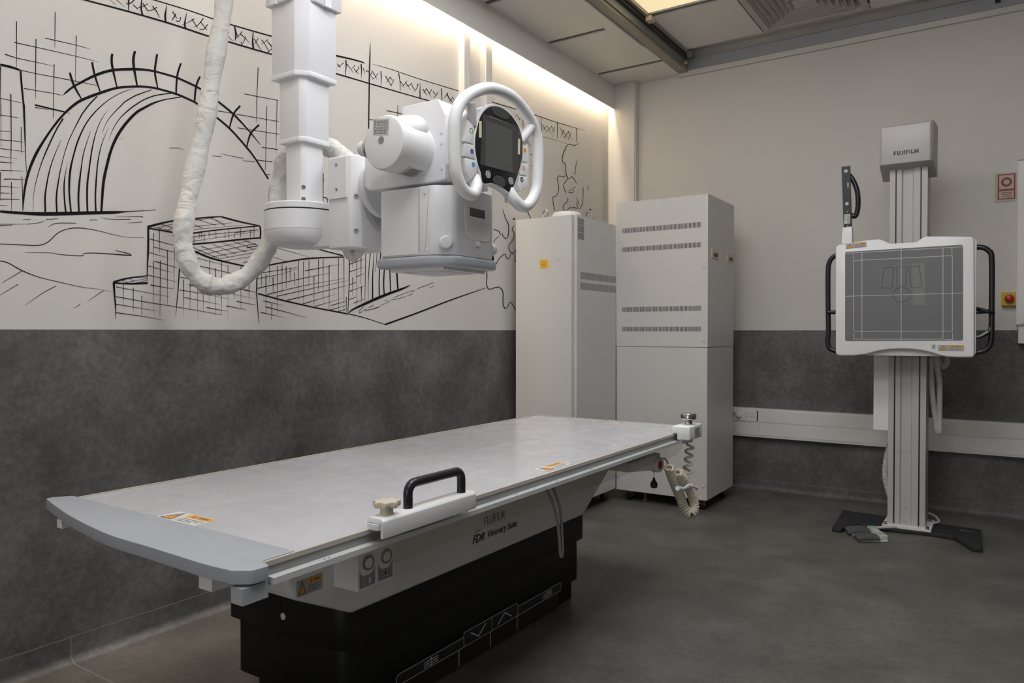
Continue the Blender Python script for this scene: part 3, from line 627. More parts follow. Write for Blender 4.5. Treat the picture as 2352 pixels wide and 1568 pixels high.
6791,2684,6793,2691 6013,2866,6014,2869
6602,2656,6604,2663 6189,2767,6190,2769
6451,2637,6453,2643 6098,2730,6099,2731
6237,2652,6240,2659 6031,2707,6032,2709
6262,2605,6264,2612 6031,2663,6032,2665
6172,2586,6175,2593 6031,2625,6032,2628
6571,2976,6572,2984 6122,3075,6122,3077
7058,2672,7056,2679 6828,2637,6827,2638
7035,2618,7033,2625 6559,2530,6559,2532
7089,2567,7087,2574 6800,2521,6800,2522
6966,2654,6959,2654 6967,2497,6965,2497
7210,2837,7205,2837 7209,2673,7208,2673
7262,2767,7261,2771 7133,2747,7133,2748
7263,2648,7262,2652 7134,2631,7133,2633
4928,2883,4931,2888 4644,2968,4646,2973
4733,2897,4736,2901 4637,2929,4640,2933
5457,2464,5466,2480 4968,2589,4977,2605 4293,2774,4301,2788 3579,2958,3582,2963
5947,3181,5938,3182 5947,3051,5944,3051
5890,3182,5882,3183 5890,2755,5886,2755
5829,3278,5818,3279 5830,2889,5827,2889
5951,2954,5940,2954 5948,2764,5945,2764
5828,2867,5816,2867 5824,2685,5821,2686
5890,2755,5886,2755 5890,2661,5887,2661
5889,3174,5893,3182 5771,3221,5772,3223
5987,3082,5991,3090 5771,3158,5772,3161
5987,3003,5991,3011 5776,3075,5777,3077
5895,2958,5900,2966 5771,3007,5772,3009
5998,2869,6002,2877 5886,2907,5888,2911
5998,2802,6002,2810 5767,2876,5768,2878
6004,2718,6007,2726 5897,2749,5899,2753
5932,2684,5937,2691 5772,2739,5774,2741
5866,3528,5869,3534 5800,3551,5803,3556
5866,3447,5869,3453 5816,3465,5819,3470
5761,3379,5748,3380 5762,3151,5753,3152 5768,2923,5761,2923 5774,2702,5770,2702
5554,3702,5519,3693 5618,3615,5588,3608 5692,3473,5666,3470 5750,3313,5738,3312
5545,3683,5528,3681 5605,3551,5590,3550 5665,3367,5651,3366 5702,3156,5691,3156 5723,2941,5715,2941 5721,2727,5718,2727
5530,3645,5521,3644 5584,3483,5578,3483 5616,3348,5613,3348
5627,3301,5624,3301 5647,3137,5638,3138 5662,2967,5647,2968 5664,2744,5646,2745
5525,3521,5516,3521 5571,3361,5559,3361 5592,3227,5583,3227 5613,3032,5608,3032
5530,3310,5512,3311 5546,3184,5530,3185 5565,2934,5549,2935 5562,2779,5544,2780
5474,3174,5457,3175 5495,2938,5476,2939 5487,2797,5469,2799
5396,3180,5380,3182 5397,3062,5380,3063 5386,2833,5369,2834
5300,3188,5274,3191 5291,3065,5266,3067 5271,2866,5247,2868
6001,2580,6010,2587 5939,2615,5951,2629 5760,2676,5775,2699 5554,2746,5570,2773 5351,2811,5365,2835 5188,2860,5200,2880 5052,2915,5057,2921
5844,2587,5851,2586 5849,2612,5855,2614 5782,2654,5786,2658
5839,2585,5845,2589 5813,2604,5819,2608
5799,2612,5801,2616 5751,2629,5753,2633
5767,2610,5769,2615 5583,2652,5585,2656 5539,2665,5541,2669
5714,2647,5716,2651 5638,2674,5640,2678
5649,2626,5651,2630 5539,2665,5541,2669
5528,2679,5530,2682 5460,2699,5462,2702
5471,2722,5474,2726 5426,2739,5429,2743
5448,2701,5452,2706 5392,2724,5395,2728
5363,2738,5366,2743 5340,2746,5343,2750
5334,2764,5336,2768 5252,2789,5255,2793
5334,2739,5336,2744 5133,2786,5135,2790
5252,2793,5254,2797 5023,2856,5025,2859
5103,2799,5105,2803 5035,2814,5038,2818 5015,2841,5021,2842
5037,2854,5036,2860 4981,2853,4980,2858
6342,3954,6333,3955 6348,3615,6341,3616
6365,3883,6364,3887 6317,3885,6316,3889
6367,3714,6364,3721 6293,3713,6287,3718 6288,3648,6282,3649
6369,3655,6367,3660 6285,3655,6284,3659
6813,3655,6812,3660 6793,3656,6793,3660
6823,3602,6822,3606 6794,3602,6793,3607
8667,4809,8664,4822 8607,4810,8604,4822 8278,4841,8275,4854 7929,4866,7925,4880 7590,4878,7586,4892 7417,4893,7413,4906
7417,4892,7413,4907 6947,4927,6943,4941 6666,4961,6663,4975
8168,5001,8166,5008 8078,5008,8076,5016 7777,5032,7774,5041 7556,5041,7553,5050 7386,5050,7382,5063
7386,5051,7383,5062 7003,5086,6998,5099 6646,5128,6641,5143
8289,4933,8276,4938 8287,4895,8278,4898 8287,4853,8282,4855
8184,4973,8176,4975 8191,4904,8179,4908 8178,4851,8165,4858
7975,5006,7972,5006 7994,4921,7978,4926 7988,4865,7975,4870
7800,5010,7797,5011 7823,4919,7809,4923 7818,4875,7804,4881
7352,5062,7340,5067 7339,4989,7323,4995 7342,4926,7338,4927
7154,5070,7147,5072 7166,4971,7149,4977 7157,4920,7140,4928
8427,4881,8425,4884 8382,4860,8381,4862
8376,4900,8373,4904 8310,4866,8309,4867
8302,4896,8303,4902 8271,4910,8274,4916 8236,4949,8242,4954
8251,4909,8247,4915 8211,4888,8207,4893
8208,4903,8209,4907 8177,4919,8179,4924 8128,4960,8131,4965
8174,4948,8168,4953 8133,4903,8127,4909
8129,4904,8131,4908 8090,4927,8093,4932 8054,4960,8058,4965
8097,4956,8092,4961 8066,4930,8060,4936 8029,4885,8027,4886
7926,4974,7919,4980 7899,4942,7894,4947 7879,4933,7877,4935
7928,4902,7932,4903 7900,4945,7909,4947 7890,4970,7896,4970
7895,4913,7892,4918 7878,4909,7878,4915 7856,4926,7863,4928 7850,4957,7857,4956
7840,4894,7842,4896 7783,4936,7785,4940 7728,4982,7732,4987
7756,4973,7750,4979 7701,4920,7697,4925
7733,4915,7735,4917 7688,4952,7693,4955 7643,5017,7651,5020
7674,4975,7668,4981 7613,4929,7610,4932
7685,4919,7682,4923 7672,4912,7672,4917 7633,4935,7638,4939 7604,4979,7611,4981
7412,4949,7409,4953 7361,4916,7358,4919
7337,5014,7329,5020 7307,4966,7303,4969
7323,4960,7327,4962 7287,5001,7293,5003 7264,5036,7271,5038
7288,5003,7283,5011 7244,4989,7240,4994 7194,4961,7192,4964
7267,4919,7270,4920 7243,4960,7249,4960 7225,5007,7232,5007
7278,4944,7273,4946 7272,4918,7268,4920
7145,5010,7138,5016 7110,4973,7105,4977 7063,4929,7060,4932
7147,4957,7150,4959 7118,4989,7124,4990 7097,5028,7105,5029
7065,5026,7058,5033 7027,4999,7022,5004 6980,4945,6976,4948
7065,4987,7067,4989 7027,5018,7031,5021 6989,5052,6994,5057
7000,5030,6993,5037 6952,4994,6942,4997 7000,4939,6993,4936
6206,4975,6201,4989 6150,4978,6145,4992 5699,5009,5694,5022 5277,5038,5273,5050 4747,5077,4742,5089
4747,5077,4742,5089 4150,5118,4145,5131
6205,5150,6200,5168 6149,5157,6144,5175 5947,5186,5942,5202 5804,5202,5799,5215 5762,5205,5760,5208
5651,5233,5650,5235 5365,5259,5362,5265 4903,5286,4900,5293 4155,5347,4151,5356
5683,5455,5679,5456 5696,5293,5678,5298 5704,5116,5686,5121 5708,4940,5690,4944 5716,4529,5701,4532
6037,5158,6023,5162 6035,5099,6021,5103 6042,4985,6038,4986
5824,5182,5809,5187 5817,5129,5803,5133 5816,5031,5813,5032
5529,5192,5515,5197 5520,5133,5508,5136 5521,5040,5517,5041
5248,5252,5234,5258 5226,5179,5215,5183 5214,5066,5209,5068
4877,5246,4873,5247 4889,5128,4872,5133 4883,5072,4866,5077
4500,5287,4483,5293 4490,5221,4476,5225 4487,5097,4480,5098
6150,5085,6144,5091 6105,5060,6099,5065
6142,5057,6145,5061 6103,5082,6108,5086 6058,5122,6065,5126
6022,5121,6015,5127 5963,5088,5958,5092 5932,5055,5930,5057
5951,5097,5954,5099 5922,5119,5928,5122 5901,5145,5910,5147
5921,5105,5914,5112 5885,5085,5879,5090 5856,5068,5853,5071
5908,5067,5912,5069 5867,5101,5874,5103 5841,5148,5851,5148
5791,5147,5781,5152 5763,5098,5760,5100
5747,5119,5752,5123 5718,5141,5723,5145
5741,5138,5734,5146 5690,5127,5686,5131
5676,5110,5684,5111 5653,5146,5660,5147
5663,5164,5655,5170 5625,5131,5618,5136 5581,5091,5578,5093
5649,5071,5653,5073 5602,5108,5608,5110 5564,5160,5573,5161
5682,5109,5677,5113 5640,5080,5637,5083
5456,5161,5446,5168 5412,5126,5404,5131 5348,5081,5345,5083
5441,5097,5445,5099 5404,5128,5411,5129 5372,5176,5382,5177
5385,5172,5378,5178 5341,5146,5334,5151
5368,5080,5378,5082 5333,5124,5342,5124 5315,5166,5324,5165
5216,5171,5207,5178 5178,5142,5172,5147 5141,5116,5139,5118
5191,5117,5196,5119 5144,5157,5151,5160 5101,5206,5110,5208
5128,5177,5120,5184 5086,5155,5079,5160 5046,5123,5043,5125
5119,5145,5120,5149 5061,5169,5066,5175 5012,5206,5020,5211
5027,5180,5016,5188 4997,5157,4989,5163 4961,5136,4957,5139
4987,5114,4990,5115 4935,5165,4945,5165 4904,5234,4918,5233
4834,5188,4822,5196 4798,5163,4790,5169 4756,5137,4753,5139
4811,5154,4816,5155 4785,5180,4793,5181 4764,5218,4774,5218
4779,5213,4769,5220 4728,5182,4720,5188 4681,5141,4677,5143
4742,5156,4746,5158 4700,5183,4708,5185 4668,5230,4679,5231
4654,5210,4643,5219 4601,5183,4594,5189
4641,5140,4646,5143 4588,5180,4597,5182 4548,5230,4560,5231
4444,5185,4449,5187 4399,5226,4408,5228 4361,5270,4372,5271
4396,5260,4379,5269 4358,5213,4343,5223 4285,5176,4275,5183
4342,5171,4348,5174 4292,5211,4301,5213 4263,5252,4275,5253
4280,5234,4269,5241 4217,5195,4212,5198
4239,5181,4244,5183 4193,5216,4202,5218 4160,5259,4173,5260
5260,4898,5251,4900 5265,4716,5257,4718
5436,4792,5434,4799 5218,4813,5216,4820 5094,4825,5092,4831
5699,4634,5697,4640 5574,4647,5572,4653
3440,5392,3435,5404 2877,5440,2871,5452 2434,5476,2428,5489 1823,5516,1817,5527 1311,5560,1307,5569 843,5603,841,5607
2192,5221,2189,5227 1734,5253,1732,5258 1427,5272,1426,5275
2203,5480,2193,5483 2207,5323,2189,5327 2193,5223,2174,5228
1744,5521,1723,5526 1739,5404,1723,5408 1738,5286,1728,5288
1138,5571,1114,5577 1127,5365,1113,5368
2703,5344,2685,5348 2690,5237,2677,5240
2277,5342,2290,5341 2250,5408,2261,5407
2175,5394,2160,5402 2041,5311,2035,5314
2140,5319,2148,5320 2060,5397,2073,5398
2045,5407,2031,5413 1859,5278,1854,5280
2046,5315,2053,5317 1888,5442,1899,5444
1912,5431,1899,5437 1810,5350,1805,5352
1877,5347,1886,5347 1800,5444,1815,5444
1678,5472,1663,5479 1546,5383,1541,5386
1642,5324,1648,5325 1523,5463,1538,5463
1589,5454,1575,5462 1403,5364,1398,5366
1522,5342,1539,5344 1369,5485,1381,5486
1422,5473,1406,5480 1271,5366,1266,5369
1396,5339,1406,5339 1296,5483,1311,5482
2879,5330,2891,5329 2861,5375,2854,5383 2781,5318,2770,5324
2787,5327,2794,5331 2729,5361,2736,5365
1048,5367,1044,5363 1216,5300,1213,5290 1349,5291,1347,5281 1447,5243,1432,5240 1540,5134,1520,5134 1597,5033,1576,5036 1578,4971,1559,4979 1496,4943,1476,4949 1480,4813,1459,4818 1435,4762,1416,4770 1364,4746,1366,4756 1293,4789,1295,4801 1236,4776,1218,4785 1138,4713,1126,4719
1119,5080,1108,5081 1167,4974,1153,4975 1201,4844,1183,4846
1420,4746,1405,4744 1525,4656,1508,4654 1551,4598,1533,4602 1473,4508,1455,4514
1502,4757,1505,4747 1682,4743,1681,4733 1733,4707,1716,4709 1728,4644,1710,4648 1696,4575,1677,4578 1715,4498,1698,4498 1775,4428,1762,4424 1863,4400,1848,4397 1871,4336,1854,4340 1820,4200,1802,4204
1163,4661,1155,4655 1258,4623,1248,4619 1391,4540,1380,4536
1388,4533,1384,4544 1275,4541,1284,4550 1206,4600,1220,4603
1415,4449,1398,4450 1433,4396,1417,4394 1544,4323,1528,4321 1563,4273,1545,4278 1476,4219,1477,4230 1354,4299,1364,4305 1265,4310,1267,4319 1214,4326,1210,4336 1122,4317,1113,4327
919,4688,902,4690 933,4461,914,4463 974,4390,957,4389 1036,4338,1034,4329 1103,4365,1120,4360 1115,4428,1131,4425
1138,4488,1124,4493 1070,4413,1055,4417 1075,4388,1061,4389
748,4749,731,4751 762,4712,745,4716 727,4677,711,4682
704,4368,686,4384 646,4360,627,4376
721,4314,726,4304 787,4311,775,4305 805,4272,786,4274 790,4239,772,4243
526,4262,511,4261 549,4234,535,4233
2582,4084,2566,4091 2460,3965,2444,3971
2564,5020,2563,5025 2476,5030,2474,5035
2520,4895,2519,4901 2420,4908,2418,4914
2509,4737,2508,4741 2420,4746,2418,4751
3144,4187,3128,4191 3128,4147,3114,4152 3095,4130,3083,4138
3193,4031,3185,4034 3138,3925,3125,3929 3076,3861,3059,3866 3055,3793,3037,3795 3076,3683,3059,3682 3122,3654,3120,3645 3168,3669,3181,3662 3204,3714,3217,3709
2935,3920,2947,3934 2906,3932,2923,3941 2887,3952,2897,3956
2909,3849,2897,3844 2970,3802,2955,3804 2922,3734,2906,3737 2943,3661,2929,3659 3031,3580,3017,3578 3053,3528,3038,3530 3019,3480,3007,3486 2941,3453,2931,3461
2931,3464,2942,3468 2863,3520,2876,3521 2807,3648,2820,3649
2795,3471,2787,3462 2876,3444,2863,3438 2908,3395,2889,3397 2878,3346,2862,3353 2834,3337,2838,3347 2785,3362,2797,3369
3407,3736,3400,3745 3376,3731,3370,3741 3286,3721,3274,3729 3257,3679,3240,3684
3288,3662,3279,3658 3378,3605,3368,3602 3403,3567,3392,3565
3465,3249,3464,3258 3380,3253,3386,3261 3335,3287,3349,3291 3274,3362,3286,3367 3142,3431,3144,3440 3106,3388,3093,3395 3060,3375,3062,3383 3017,3403,3031,3405 2997,3460,3008,3460
3916,3186,3908,3195 3842,3163,3832,3172 3794,3138,3785,3147 3739,3132,3744,3141 3669,3163,3678,3172 3616,3177,3613,3188 3574,3160,3557,3165 3564,3088,3546,3089 3574,3018,3556,3019 3543,2953,3528,2960 3474,2945,3476,2955 3321,2977,3322,2987 3235,2961,3221,2969 3195,2907,3176,2909 3195,2763,3176,2765 3137,2699,3127,2708 3071,2729,3085,2734 3010,2787,3016,2796 2955,2756,2940,2763 2885,2692,2876,2701 2777,2710,2782,2720
'''

# ================================================================== THE ROOM
# world frame: left wall x = 0, back wall y = 0, floor z = 0
XR, YF, ZL, ZC = 4.9, -8.2, 3.25, 3.36      # right wall, wall behind the viewer, low ceiling strip, main ceiling
WZ = 1.205                                  # top of the grey vinyl
fl = B().box((-.1, YF - .1, -.1), (XR + .1, .1, 0)).done('floor', 'floor', kind='structure')
fw = B()
fw.bar((.03, -4.372, .0), (XR, -4.372, .0), .006, (0, 0, 1), .0008)
fw.done('weld_seam', 'weld', fl)
def wall(name, lo, hi, wlo, whi):
    o = B().box(lo, hi).done(name, 'wall', kind='structure')
    B().box(wlo, whi, .001, 1).done('vinyl_panel', 'grey_vinyl', o)
    return o
wl = wall('wall_left', (-.1, YF, 0), (0, 0, 3.7), (0, YF, .094), (.002, -.002, WZ))
wb = wall('wall_back', (-.1, 0, 0), (XR, .1, 3.7), (0, -.002, .072), (XR, 0, WZ))
wr = B().box((XR, YF, 0), (XR + .1, .1, 3.7)).done('wall_right', 'wall', kind='structure')
B().box((XR - .002, YF, .09), (XR, -.003, 2.6), .001, 1).done('vinyl_panel', 'grey_vinyl', wr)  # dark vinyl carried up high on this unseen wall to cut bounced light
wf = B().box((0, YF - .1, 0), (1.7, YF, 3.7)).box((3.2, YF - .1, 0), (XR, YF, 3.7)).box((1.7, YF - .1, 0), (3.2, YF, .98)).box((1.7, YF - .1, 2.12), (3.2, YF, 3.7)).done('wall_front', 'wall', kind='structure')
B().box((0, YF, .09), (XR, YF + .002, .9), .001, 1).done('vinyl_panel', 'grey_vinyl', wf)
fill_win = B().box((1.7, YF - .06, .98), (3.2, YF - .02, 2.12)).done('fill_window_1', 'fill_pane', kind='structure')  # added window, unseen behind the camera, to brighten the room
for lo, hi in (((1.64, .92), (3.26, .98)), ((1.64, 2.12), (3.26, 2.18)), ((1.64, .98), (1.70, 2.12)), ((3.20, .98), (3.26, 2.12))): B().box((lo[0], YF - .03, lo[1]), (hi[0], YF + .02, hi[1]), .004).done('window_frame', 'alu_grey', fill_win)  # surround of the added window
def skirting(name, prof, axis, a0, a1, seam):
    o = B().prism(prof, axis, a0, a1).done(name, 'grey_vinyl', kind='structure')
    b = B()
    for s in seam: b.bar(*s)
    b.done('weld_seam', 'weld', o)
    return o
rr = .032
cov = lambda top: [(0, 0), (rr, .0), (rr, .0003)] + [(rr - rr * math.sin(t) + .002 * (t / (math.pi / 2)), .0003 + rr - rr * math.cos(t)) for t in [math.pi / 2 * k / 8 for k in range(1, 9)]] + [(.002, top), (0, top)]
# profile runs (distance from wall, height)
bl = B().prism(cov(.0925), 'y', YF, -.0, f3=lambda p, q, a: (p, a, q)).done('baseboard_left', 'grey_vinyl', kind='structure')
b = B(); b.bar((.0022, YF, .0925), (.0022, 0, .0925), .004, (1, 0, 0), .0008); b.bar((.0022, -4.372, .031), (.0022, -4.372, .0925), .006, (1, 0, 0), .0008)
pts = [(rr - rr * math.sin(t) + .002, .0006 + rr - rr * math.cos(t)) for t in [math.pi / 2 * k / 8 for k in range(0, 9)]]
for (p, q), (p2, q2) in zip(pts, pts[1:]): b.bar((p, -4.372, q), (p2, -4.372, q2), .006, (.7, 0, .7), .0006)
b.done('weld_seam', 'weld', bl)
bb = B().prism(cov(.071), 'x', 0, XR, f3=lambda p, q, a: (a, -p, q)).done('baseboard_back', 'grey_vinyl', kind='structure')
B().bar((0, -.0022, .0715), (XR, -.0022, .0715), .003, (0, -1, 0), .0008).done('weld_seam', 'weld', bb)

# ceiling: low strip along the left wall, main field of lay-in panels, dark void above the gaps
ce = B().box((-.1, YF - .1, 3.5), (XR + .1, .1, 3.7)).done('ceiling', 'black_gap', kind='structure')
def cpanel(x0, x1, y0, y1, z, th=.03): return B().box((x0, y0, z), (x1, y1, z + th), .002, 1).done('ceiling_panel', 'ceil', ce)
ys = [-.002, -.37, -1.14, -1.91, -2.68, -3.45, -4.22, -4.99, -5.76, -6.53, -7.3, YF]
for i, (a, c) in enumerate(zip(ys, ys[1:])):
    cpanel(.089, .632, c + .022, a - .022 if i else a, ZL)
    if i < len(ys) - 2:
        B().box((.09, c + .004, ZL + .002), (.632, c + .018, ZL + .03)).done('ceiling_tee', 'alu_grey', ce)
B().box((.545, YF, ZL - .012), (.632, -.72, ZL - .0005), .003).done('cover_strip', 'ceil', ce)
ye = [-.2, -.92, -1.69, -2.46, -3.23, -4.0, -4.77, -5.54, -6.31, -7.08, YF]
xe = [.745, 1.34, 2.055, 2.77, 3.48, 4.19, XR]
LAMPS = [(0, 1), (0, 3), (2, 3), (1, 5), (2, 5), (2, 7)]  # first is the visible panel; the rest are added to brighten the room
def recessed(i, j): return (xe[i], xe[i + 1], ye[j + 1], ye[j])
for i in range(len(xe) - 1):
    for j in range(len(ye) - 1):
        if (i, j) in LAMPS or (i, j) == (1, 0): continue
        x0, x1, y0, y1 = recessed(i, j)
        cpanel(x0 + .004, x1 - .004, y0 + .018, y1 - .004, ZC)
for j in range(1, len(ye) - 1): B().box((.73, ye[j] - .004, ZC + .002), (XR, ye[j] + .008, ZC + .03)).done('ceiling_tee', 'alu_grey', ce)
B().box((.0, -.16, ZC + .06), (XR, 0, ZC + .09)).done('ceiling_panel', 'ceil', ce)

# cove in front of the left wall with its LED strip
tr = B().box((.080, YF, 3.05), (.089, -.071, ZL + .02), .001, 1).done('trim_1', 'ceil', kind='structure')
B().box((.0, YF, 3.235), (.08, -.002, 3.25)).done('cove_lid', 'ceil', tr)
led = thing('led_strip', 'warm white LED strip hidden in the cove above the mural', 'LED strip', (.05, -3.0, 3.225))
B().box((.038, -7.9, 3.214), (.064, -.09, 3.222)).done('light_strip', 'led', led)
B().box((.034, -7.9, 3.222), (.068, -.09, 3.235), .002).done('profile', 'alu', led)
# corner pilaster and the two slim ducts down the mural
pil = B().box((.052, -.07, 0), (.27, 0, ZL), .002, 1); pil.box((.158, -.0705, 0), (.160, -.0695, ZL)); pil.box((.27, -.055, 0), (.2795, 0, ZL), .001, 1)
pil.done('trim_2', 'wall', kind='structure')
for k, (a, c, p) in enumerate(((-2.073, -2.011, .041), (-1.849, -1.780, .045))):
    o = B().box((0, a, 1.75), (p, c, 3.235), .002, 1).done('trim_%d' % (3 + k), 'wall', kind='structure')
    B().box((p - .001, a + .004, 1.752), (p + .0012, c - .004, 3.2), .0006, 1).done('cover_lid', 'offwhite', o)

# the mural: every brush stroke is a ribbon on the wall
mb = bmesh.new()
for kk, row in enumerate(MURAL.strip().split('\n')):
    q = [tuple(int(v) / 2000 for v in s.split(',')) for s in row.split()]
    off = .0010 + kk * 2.5e-6; A = [Vector((off, -a, z)) for a, z, _, _ in q]; C = [Vector((off, -c, z)) for _, _, c, z in q]
    if len(q) > 2: A = catmull(A, 5); C = catmull(C, 5)
    va = [mb.verts.new(p) for p in A]; vc = [mb.verts.new(p) for p in C]
    for i in range(len(va) - 1):
        try: mb.faces.new([va[i], va[i + 1], vc[i + 1], vc[i]])
        except ValueError: pass
bmesh.ops.recalc_face_normals(mb, faces=mb.faces)
me = bpy.data.meshes.new('wall_mural'); mb.to_mesh(me); mb.free(); me.materials.append(M['ink'])
mu = bpy.data.objects.new('wall_mural', me); COL.objects.link(mu); WLOC[mu.name] = Vector((0, 0, 0))
mu['label'] = 'black brush-line mural of stone arches and block walls on the white left wall'; mu['category'] = 'mural'

# ------------------------------------------------------------------ ceiling fittings
bar = thing('ceiling_bar', 'long beige-grey flat bar running along the ceiling towards the back wall', 'ceiling rail', (.67, -3.0, ZL))
B().box((.634, YF, ZL), (.706, -.028, ZL + .085), .003).done('beam', 'track_bar', bar)
B().box((.706, YF, ZL + .02), (.716, -.15, ZL + .085)).done('side_flange', 'alu_grey', bar)
trk = thing('ceiling_track', 'dark metal ceiling track beside the bright lamp panel and flat bar', 'ceiling rail', (.73, -3.0, ZC))
B().box((.722, YF, ZC - .035), (.742, -.13, ZC + .03), .003).done('rail', 'track', trk)
B().box((.745, YF, ZC - .012), (.768, -.13, ZC + .02), .002).done('inner_rail', 'track_bar', trk)
B().box((.748, -.955, ZC - .04), (.79, -.895, ZC - .008), .004).done('stop_block', 'beige', trk)
B().cyl((.765, -.135, ZC - .02), (0, -1, 0), .022, .03, 8, .003).done('end_nut', 'alu_grey', trk)
B().cyl((.70, -.10, ZL + .05), (1, 0, 0), .011, .03, 16, .002).done('buffer', 'beige', trk)
ch = thing('wall_channel', 'grey steel channel along the top of the back wall', 'ceiling rail', (2.6, -.02, 3.3))
B().box((.71, -.028, 3.262), (XR, -.002, 3.268)).box((.71, -.010, 3.262), (XR, -.002, 3.355)).box((.71, -.028, 3.349), (XR, -.002, 3.355)).done('channel', 'channel', ch)
B().box((.632, -.026, 3.222), (XR, 0, 3.2605), .002).done('ledge', 'wall', ch)
for k in range(9):
    x = .95 + .3 * k + .02 * (k % 3)
    B().lathe([(.014, 0), (.017, 0), (.017, .001), (.014, .001), (.014, 0)], (x, -.0102, 3.305), (0, -1, 0), 16).done('punched_ring', 'channel', ch)
B().box((2.745, -.022, 3.30), (2.775, -.008, 3.345)).done('dark_clip', 'black', ch)

def diffuser(cell):
    x0, x1, y0, y1 = recessed(*cell)
    t = thing('air_diffuser', 'square stepped air diffuser in the ceiling beside the back wall', 'air vent', ((x0 + x1) / 2, (y0 + y1) / 2, ZC))
    x0, x1, y0, y1 = x0 + .01, x1 - .01, y0 + .03, y1 - .012
    B().box((x0, y0, ZC + .075), (x1, y1, ZC + .085)).done('backing', 'black_gap', t)
    cx, cy = (x0 + x1) / 2, (y0 + y1) / 2; hx, hy = (x1 - x0) / 2, (y1 - y0) / 2
    for k in range(8):
        o = 1 - k * .118; i = o - (.075 if k else .14); zo, zi = ZC - .004 + k * .001, ZC + (.055 if k else .004)
        b = B(); bm = b.bm
        def ring(f, z): return [bm.verts.new((cx + sx * hx * f, cy + sy * hy * f, z)) for sx, sy in ((-1, -1), (1, -1), (1, 1), (-1, 1))]
        if k == 0: rs = [ring(o, ZC + .01), ring(o, ZC - .006), ring(i + .02, ZC - .006), ring(i, ZC + .03)]
        elif k == 7: rs = None
        else: rs = [ring(o + .012, ZC + .012), ring(o + .012, ZC - .002), ring(o, ZC - .002), ring(o - .145, ZC + .050)]
        if rs is None:
            b.box((cx - hx * .2, cy - hy * .2, ZC), (cx + hx * .2, cy + hy * .2, ZC + .012), .004)
        else:
            fs = []
            for A, C in zip(rs, rs[1:]):
                for q in range(4): fs.append(bm.faces.new([A[q], A[(q + 1) % 4], C[(q + 1) % 4], C[q]]))
            b._tag(fs)
        b.done('frame' if k == 0 else ('centre_plate' if k == 7 else 'louvre'), 'diffuser', t, sharp=20)
diffuser((1, 0))

def lamp(cell, m, label):
    x0, x1, y0, y1 = recessed(*cell)
    t = thing('ceiling_light', label, 'ceiling light', ((x0 + x1) / 2, (y0 + y1) / 2, ZC), 'added ceiling lamp panels out of view' if m == 'lamp' else None)
    x0, x1, y0, y1 = (x0 + .004 if cell[0] else .724), x1 - .004, y0 + .03, y1 - .03
    B().box((x0, y0, ZC + (.012 if m == 'lamp_dim' else -.085)), (x1, y1, ZC + .02), .001 if m == 'lamp_dim' else .02, 3).done('diffuser_panel', m, t)  # added lamps drop below the ceiling so their sides light it
    for lo, hi in (((x0, y0 - .012), (x1, y0)), ((x0, y1), (x1, y1 + .012))): B().box((*lo, ZC), (*hi, ZC + .03), .001, 1).done('frame_bar', 'alu_grey', t)
for c in LAMPS:
    lamp(c, 'lamp_dim' if c == (0, 1) else 'lamp', 'warm glowing lamp panel at the top of the ceiling beside the dark track' if c == (0, 1) else 'added opal lamp panel out of view that brightens the room')

# ------------------------------------------------------------------ back wall fittings
tk = thing('cable_trunking', 'wide white cable trunking along the grey back wall with three sockets', 'cable trunking', (2.0, 0, .5))
B().box((1.0, -.055, .402), (3.6, -.002, .617), .006).done('duct_body', 'offwhite', tk)
B().box((1.288, -.060, .418), (3.6, -.054, .514), .002).done('lower_cover', 'offwhite', tk)
B().box((1.288, -.060, .518), (3.6, -.054, .602), .002).done('upper_cover', 'offwhite', tk)
B().box((1.02, -.060, .418), (1.285, -.054, .512), .002).done('lower_cover', 'offwhite', tk)
sk = B().box((1.092, -.066, .520), (1.262, -.054, .604), .004).done('socket_module', 'white2', tk)
B().box((1.266, -.058, .522), (1.274, -.054, .60)).done('end_slot', 'black', sk)
B().box((1.080, -.058, .522), (1.088, -.054, .60)).done('end_slot', 'black', sk)
for x in (1.187, 1.237):
    b = B(); b.lathe([(.0215, .0), (.0225, .003), (.0195, .003), (.0185, .0006), (0, .0006)], (x, -.066, .563), (0, -1, 0), 28)
    b.m(1)
    for dx in (-.0095, .0095): b.cyl((x + dx, -.0666, .556), (0, -1, 0), .003, .0008, 10)
    b.box((x - .005, -.068, .577), (x + .005, -.0664, .580)); b.box((x - .003, -.068, .545), (x + .003, -.0664, .548))
    b.done('socket', ['white2', 'black'], sk)
pg = thing('mains_plug', 'round white mains plug in the left socket of the trunking', 'plug', (1.137, -.067, .563))
B().cyl((1.137, -.067, .563), (0, -1, 0), .020, .022, 24, .004).done('plug_body', 'white2', pg)
B().tube(catmull([(1.130, -.085, .570), (1.118, -.090, .580), (1.10, -.088, .588), (1.06, -.085, .59), (1.0, -.085, .585)], 6), .0045).done('flex', 'white2', pg)

sg = thing('wall_sign', 'small cream sign with red frame and red ring on back wall', 'sign', (2.81, 0, 2.12))
sb = B(); sb.box((2.752, -.0035, 2.028), (2.872, -.002, 2.212)); sb.m(1)
for lo, hi in (((2.768, 2.196), (2.862, 2.203)), ((2.768, 2.042), (2.862, 2.049)), ((2.768, 2.0492), (2.776, 2.1958)), ((2.854, 2.0492), (2.862, 2.1958)), ((2.7762, 2.096), (2.8538, 2.108))):
    sb.box((lo[0], -.0045, lo[1]), (hi[0], -.0034, hi[1]))
sb.lathe([(.030, 0), (.030, .001), (.0165, .001), (.0165, 0), (.030, 0)], (2.815, -.0035, 2.152), (0, -1, 0), 32)
for k, z in enumerate((2.085, 2.073, 2.060)): sb.bar((2.785 + .003 * k, -.0035, z), (2.846 - .002 * k, -.0035, z), .004, (0, -1, 0), .0006)
sb.done('sign_plate', ['cream', 'crimson'], sg)
